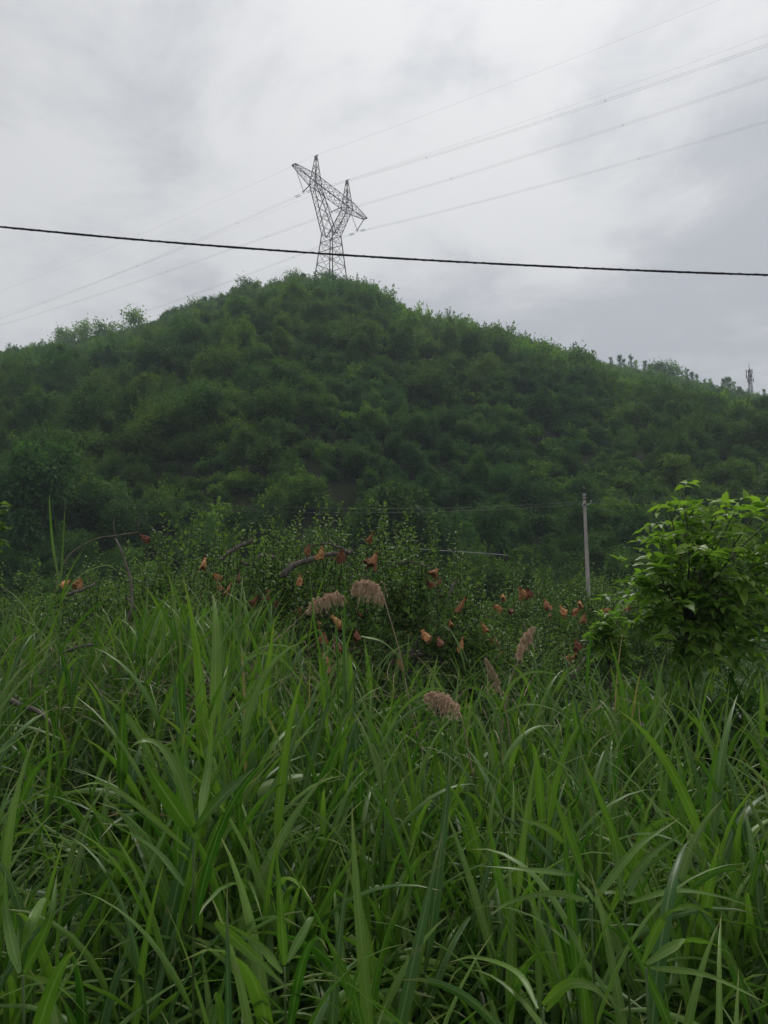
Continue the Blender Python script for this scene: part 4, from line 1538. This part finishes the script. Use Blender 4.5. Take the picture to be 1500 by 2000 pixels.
# hero reeds placed where the photograph shows them
HERO = [  # px of the foot column, depth, height, leaves, leaf width, leaf length, rot, label
    (345, 2.0, .95, 8, .036, .58, 1.9, 'broad-leaved reed leaning left beside the foreground clump'),
    (395, 4.3, 1.55, 9, .030, .55, .2, 'tall reed left of centre reaching up to the apple leaves'),
    (455, 4.6, 1.62, 9, .030, .52, 1.2, 'tall reed right of the tall reed left of centre'),
    (350, 4.9, 1.55, 9, .028, .52, 2.2, 'tall reed with fanned blades behind the left clump'),
    (165, 4.0, 1.45, 8, .028, .50, 1.0, 'tall reed right of the tallest one on the left'),
    (1150, 1.85, .86, 8, .030, .62, 2.4, 'reed with long blades arching right in the foreground'),
    (545, 1.5, .74, 8, .034, .62, 1.1, 'broad reed at the bottom edge left of centre'),
    (860, 1.5, .66, 8, .032, .60, 2.0, 'broad reed at the bottom edge in the centre'),
    (1300, 1.55, .70, 8, .028, .60, .1, 'reed arching over the bottom right part'),
    (60, 1.7, .80, 8, .034, .56, .9, 'broad reed at the bottom left edge'),
    (930, 4.6, 1.48, 8, .022, .50, .5, 'slim tall reed behind the loose plume'),
    (1110, 4.8, 1.40, 7, .022, .52, 1.4, 'slim tall reed below the walnut sapling'),
    (810, 4.4, 1.40, 8, .026, .50, 2.6, 'reed with fanned blades right of the leaning plume stalk'),
]
for i, (px, Y, Hh, nl, LW, LL, rz, lab) in enumerate(HERO):
    gx_ = ground_at(px, Y)
    reed_thing(1300 + i, Hh, nl, LW, LL, lab, (gx_[0], Y, 0), rz, 1.0, None, S=12)


def traced_reed(label, foot, blades_, seed):
    """a reed with its culm and each long blade bent as in the photograph, at its own depth"""
    rg = np.random.default_rng(seed)
    px, py, Y = foot
    node = np.array(at(px, py, Y))
    q = np.array([node[0] + rg.normal(0, .03), node[1] + .06, 0.0])
    t = thing('reed', label, 'reed', tuple(q))
    mb = MB()
    tube(mb, curve_pts([[0, 0, -.03], (node - q) * [.4, .4, .55], node - q], 9), np.linspace(.0042, .0024, 9), 6)
    part('stem', mb.mesh('stem', M_GREENSTEM), t)
    for k in range(5):
        f = .25 + .15 * k
        p = (node - q) * [f * .8, f * .8, f]
        mb = MB()
        blades(mb, p, rg.uniform(0, 6.28), rg.uniform(.35, .6), rg.uniform(.022, .036), rg.uniform(.35, .9), rg.uniform(.5, 1.6), rg.normal(0, .4), rg.normal(0, .4), rg.normal(0, .7), S=9, tint=float(np.clip(rg.normal(.35, .25), 0, .94)))
        part('leaf', mb.mesh('leaf', M_REED), t)
    for pts, W, tint in blades_:
        dep = Y + np.cumsum([0] + [rg.normal(0, .07) for _ in pts[1:]])
        c = curve_pts([np.array(at(p[0], p[1], d)) - q for p, d in zip(pts, dep)], 15)
        n = len(c)
        tan = norm(np.gradient(c, axis=0))
        ref = norm(np.array([rg.normal(0, .35), -1.0, rg.uniform(.3, 1.1)]))
        sd = norm(np.cross(tan, ref))
        ro = rg.normal(0, .25) + np.linspace(0, rg.normal(0, .7), n)
        nn = np.cross(sd, tan)
        sd2 = sd * np.cos(ro)[:, None] + nn * np.sin(ro)[:, None]
        n2 = np.cross(sd2, tan)
        u = np.linspace(0, 1, n)
        w = np.minimum(1, .35 + u * 3.2) * np.clip(1 - u ** 1.7, .015, 1) * W * .37
        l = c + (sd2 * math.cos(.3) + n2 * math.sin(.3)) * w[:, None]
        r = c + (-sd2 * math.cos(.3) + n2 * math.sin(.3)) * w[:, None]
        i = np.arange(n - 1) * 3
        mb = MB()
        st = np.zeros((n, 3, 2))
        st[..., 0] = [0, .5, 1]
        st[..., 1] = u[:, None]
        mb.add(np.stack([l, c, r], 1).reshape(-1, 3), [np.stack([i, i + 1, i + 4, i + 3], -1), np.stack([i + 1, i + 2, i + 5, i + 4], -1)], tint, st.reshape(-1, 2))
        part('leaf', mb.mesh('leaf', M_REED), t)


TR = [
    ('big broad-leaved reed with wide blades left of centre in the foreground', (378, 1640, 1.75), [
        ([(375, 1625), (330, 1560), (292, 1500), (268, 1447)], .056, .35), ([(380, 1622), (430, 1562), (470, 1525), (497, 1500)], .050, .3), ([(375, 1600), (355, 1510), (330, 1420)], .036, .5),
        ([(392, 1600), (408, 1490), (416, 1385)], .036, .75), ([(370, 1660), (265, 1570), (200, 1530), (140, 1540)], .020, .9), ([(360, 1730), (300, 1660), (220, 1610), (158, 1562)], .034, .3),
        ([(385, 1640), (350, 1520), (310, 1455), (265, 1452), (250, 1490)], .036, .8)]),
    ('reed with a tall spear blade at the bottom left of centre', (556, 1890, 1.6), [
        ([(556, 1885), (548, 1760), (537, 1612)], .032, .5), ([(552, 1900), (500, 1840), (425, 1795)], .024, .7), ([(420, 1800), (490, 1862), (568, 1936)], .036, .6), ([(560, 1880), (605, 1800), (612, 1790)], .03, .4)]),
    ('reed fanning wide blades right of centre in the foreground', (1155, 1775, 1.8), [
        ([(1140, 1720), (1118, 1620), (1107, 1533)], .036, .45), ([(1138, 1705), (1098, 1600), (1068, 1515)], .030, .5), ([(1160, 1760), (1245, 1655), (1328, 1598)], .030, .6),
        ([(1100, 1645), (1062, 1615), (1008, 1598)], .026, .9), ([(1122, 1708), (1030, 1700), (922, 1690)], .026, .5), ([(1150, 1760), (1080, 1745), (1000, 1760), (955, 1790)], .024, .7)]),
    ('reed with long blades rising right of the fanned one', (1220, 1760, 1.95), [
        ([(1222, 1735), (1270, 1672), (1334, 1627)], .030, .55), ([(1215, 1760), (1200, 1640), (1165, 1545), (1142, 1490)], .034, .5), ([(1222, 1750), (1262, 1690), (1352, 1650)], .03, .3), ([(1225, 1765), (1320, 1740), (1420, 1755), (1488, 1780)], .022, .8)]),
    ('reed with arched blades at the bottom right', (1262, 1890, 1.5), [
        ([(1262, 1882), (1330, 1842), (1385, 1842), (1434, 1868)], .028, .8), ([(1255, 1880), (1290, 1800), (1345, 1770), (1392, 1790)], .028, .7), ([(1270, 1890), (1380, 1905), (1500, 1960)], .018, .8)]),
    ('reed with two blades arching at the bottom centre', (1062, 1968, 1.45), [
        ([(1060, 1962), (1112, 1922), (1160, 1930), (1196, 1968)], .028, .8), ([(1050, 1970), (1010, 1900), (930, 1870), (875, 1880)], .020, .7), ([(1066, 1975), (1120, 1900), (1160, 1840)], .022, .4)]),
    ('reed with hooked pale blades left of the centre clump', (440, 1345, 4.1), [
        ([(440, 1335), (432, 1235), (428, 1150)], .034, .4), ([(450, 1330), (458, 1230), (453, 1118)], .030, .5), ([(435, 1350), (405, 1290), (385, 1232), (374, 1262)], .026, .95), ([(448, 1325), (475, 1230), (502, 1172)], .030, .45),
        ([(430, 1340), (385, 1260), (345, 1205)], .030, .4), ([(452, 1340), (500, 1270), (560, 1262), (590, 1290)], .028, .8)]),
    ('dark upright reed with spear blades in the centre', (664, 1420, 3.4), [
        ([(662, 1405), (660, 1230), (658, 1068)], .030, .12), ([(672, 1400), (672, 1240), (676, 1102)], .022, .2), ([(655, 1400), (618, 1240), (604, 1104)], .022, .4), ([(668, 1410), (690, 1330), (712, 1270)], .026, .3), ([(660, 1415), (640, 1350), (610, 1300)], .026, .4)]),
    ('tallest reed on the left with two upright blades against the hill', (118, 1175, 4.2), [
        ([(117, 1140), (104, 1070), (97, 985), (98, 965)], .026, .55), ([(118, 1145), (122, 1080), (128, 972)], .024, .5), ([(118, 1180), (150, 1130), (205, 1104), (236, 1120)], .024, .85), ([(116, 1190), (135, 1120), (170, 1062)], .02, .6),
        ([(115, 1230), (95, 1180), (72, 1150)], .024, .4)]),
    ('dark narrow reed bending left, right of centre', (1160, 1565, 2.5), [([(1160, 1560), (1128, 1400), (1108, 1310), (1098, 1232)], .022, .05), ([(1165, 1550), (1190, 1450), (1225, 1400)], .024, .4), ([(1155, 1570), (1105, 1500), (1040, 1470)], .024, .5)]),
    ('reed with a long blade arching down to the right near the left plume', (512, 1330, 3.2), [([(480, 1290), (512, 1276), (552, 1289), (608, 1355)], .028, .9), ([(515, 1340), (500, 1260), (470, 1205)], .026, .5), ([(515, 1335), (545, 1260), (560, 1215)], .022, .6)]),
    ('reed with an arching blade left of the loose plume', (745, 1465, 3.0), [([(742, 1460), (785, 1385), (840, 1346), (892, 1352)], .022, .85), ([(705, 1242), (752, 1257), (805, 1310)], .02, .85), ([(745, 1465), (720, 1400), (700, 1345)], .026, .4), ([(748, 1465), (770, 1400), (800, 1330)], .026, .4)]),
    ('reed with a long arch over the upright plume foot', (975, 1395, 3.1), [([(975, 1390), (1000, 1335), (1045, 1312), (1105, 1326), (1168, 1375)], .020, .85), ([(978, 1395), (1030, 1375), (1090, 1390), (1135, 1430)], .018, .7), ([(972, 1395), (940, 1350), (900, 1340)], .022, .4)]),
    ('reed with pale curled blades at the bottom left corner', (45, 1905, 1.5), [([(35, 1890), (60, 1810), (86, 1758), (104, 1775)], .036, .7), ([(40, 1900), (15, 1800), (10, 1700)], .034, .5), ([(50, 1905), (120, 1930), (180, 1995)], .016, .9), ([(48, 1900), (95, 1800), (112, 1705)], .03, .4)]),
]
for i, (lab, foot, bl) in enumerate(TR):
    traced_reed(lab, foot, bl, 1500 + i)

# ------------------------------------------------------------------ plumed reeds
def plume(label, stalk, head, seed, spread, drop, mat, dens=1.0, dry=True):
    rg = np.random.default_rng(seed)
    s_pts = [np.array(at(*p)) for p in stalk]
    h_pts = [np.array(at(*p)) for p in head]
    t = thing('plumed_reed', label, 'reed', tuple(s_pts[0]), group='reeds with feathery seed plumes')
    b0 = s_pts[0]
    mb = MB()
    c = curve_pts([p - b0 for p in s_pts], 14)
    tube(mb, c, np.linspace(.0052, .0032, 14), 6)
    part('stem', mb.mesh('stem', M_DRYSTEM if dry else M_STEM), t)
    ax = curve_pts([p - b0 for p in h_pts], 24)
    mb = MB()
    tube(mb, ax, np.linspace(.003, .001, 24), 4)
    N = int(190 * dens)
    f = rg.uniform(0, 1, N) ** .9
    p = np.stack([np.interp(f, np.linspace(0, 1, 24), ax[:, k]) for k in range(3)], -1)
    tg = norm(np.gradient(ax, axis=0))
    tg = np.stack([np.interp(f, np.linspace(0, 1, 24), tg[:, k]) for k in range(3)], -1)
    env = np.sin(np.clip(f * .85 + .15, 0, 1) * np.pi) ** .6 + .15
    NL = 44
    lock_d = norm(rg.normal(size=(NL, 3)) * np.array([.38, .5, .34]))
    lock_l = rg.uniform(.55, 1.15, NL)
    env = np.interp(f, [0, .12, .35, .7, 1], [.55, .95, 1.0, .62, .28])
    for q in range(N):
        lk = min(NL - 1, int(f[q] * NL))
        d = norm(tg[q] * rg.uniform(.8, 1.3) + lock_d[lk] * .55 + rg.normal(size=3) * .26)
        ln = spread * .95 * env[q] * lock_l[lk] * rg.uniform(.6, 1.1)
        b1 = p[q] + d * ln * .5 + np.array([0, 0, .02 * ln])
        b2 = p[q] + d * ln * .85 + np.array([0, 0, -drop * ln * .8])
        br = curve_pts([p[q], b1, b2], 6)
        tube(mb, br, [.0011, .0010, .0009, .0008, .0007, .0006], 3, cap=False)
        m_ = 20
        ff = rg.uniform(.12, 1, m_)
        cc = np.stack([np.interp(ff, np.linspace(0, 1, 6), br[:, k]) for k in range(3)], -1) + rg.normal(size=(m_, 3)) * .0028
        sd = np.gradient(br, axis=0)
        ud = np.stack([np.interp(ff, np.linspace(0, 1, 6), sd[:, k]) for k in range(3)], -1)
        diamonds(mb, cc, rg.normal(size=(m_, 3)), rg.uniform(.010, .018, m_), .2, rg.random(m_), updir=norm(norm(ud) + rg.normal(size=(m_, 3)) * .25), rg=rg)
    part('plume', mb.mesh('plume', mat), t)


plume('reed with a pink-brown plume bent to the right, left of the centre blades', [(430, 1440, 4.4), (500, 1290, 4.4), (560, 1232, 4.45), (596, 1197, 4.45)], [(596, 1197, 4.45), (622, 1175, 4.45), (648, 1163, 4.45), (672, 1168, 4.45)],
      1401, .115, 1.0, M_PLUME, 1.1)
plume('tall reed with a reddish plume drooping to the left on a long leaning stalk', [(835, 1500, 4.3), (805, 1400, 4.3), (782, 1280, 4.35), (753, 1178, 4.4)], [(753, 1178, 4.4), (738, 1153, 4.4), (716, 1139, 4.4), (692, 1145, 4.4)],
      1402, .125, 1.3, M_PLUME, 1.3)
plume('reed with an upright pinkish plume right of centre', [(975, 1470, 4.5), (985, 1390, 4.5), (1000, 1320, 4.5), (1012, 1292, 4.5)], [(1012, 1292, 4.5), (1019, 1265, 4.5), (1028, 1243, 4.5), (1040, 1228, 4.5)],
      1403, .095, 1.0, M_PLUME, 1.2)
plume('reed with a loose pale plume lower left of the upright one', [(1000, 1480, 4.2), (990, 1400, 4.2), (980, 1362, 4.2)], [(980, 1362, 4.2), (970, 1335, 4.2), (962, 1312, 4.2), (950, 1290, 4.2)],
      1404, .075, .8, M_PALEPLUME, .7)
plume('low reed with a wide brown plume half hidden by blades', [(925, 1520, 3.5), (912, 1450, 3.5), (902, 1402, 3.5)], [(902, 1402, 3.5), (884, 1378, 3.5), (860, 1362, 3.5), (836, 1358, 3.5)],
      1405, .10, 1.1, M_PLUME, 1.0)
# withered culm arching to the right over the left apple tree
mb = MB()
tube(mb, curve_pts([at(105, 1160, 4.4), at(130, 1090, 4.4), at(180, 1055, 4.4), at(225, 1046, 4.4), at(268, 1040, 4.4)], 16), np.linspace(.0038, .002, 16), 5)
tag(link('withered_culm', mb.mesh('withered_culm', M_DRYSTEM)), 'withered reed stalk arching over the left apple tree', 'reed')


# alike things are told apart by their order across the picture
ORD = ['leftmost', 'second', 'third', 'fourth', 'fifth', 'sixth', 'seventh', 'eighth', 'ninth', 'tenth', 'eleventh', 'twelfth', 'thirteenth', 'fourteenth', 'fifteenth', 'sixteenth', 'seventeenth', 'eighteenth', 'nineteenth', 'twentieth', 'twenty-first', 'twenty-second', 'twenty-third', 'twenty-fourth', 'twenty-fifth', 'twenty-sixth', 'twenty-seventh', 'twenty-eighth', 'twenty-ninth', 'thirtieth', 'thirty-first', 'thirty-second', 'thirty-third', 'thirty-fourth']
same = {}
for o in COL.objects:
    if o.parent is None and 'label' in o and o.get('group'):
        same.setdefault(o['label'], []).append(o)
for lab, os_ in same.items():
    if 1 < len(os_) <= len(ORD):
        os_.sort(key=lambda o: project(o.location)[0])
        for i, o in enumerate(os_):
            o['label'] = lab + (', leftmost' if i == 0 else (', rightmost' if i == len(os_) - 1 else ', %s from left' % ORD[i]))
            assert len(o['label'].split()) <= 16, o['label']
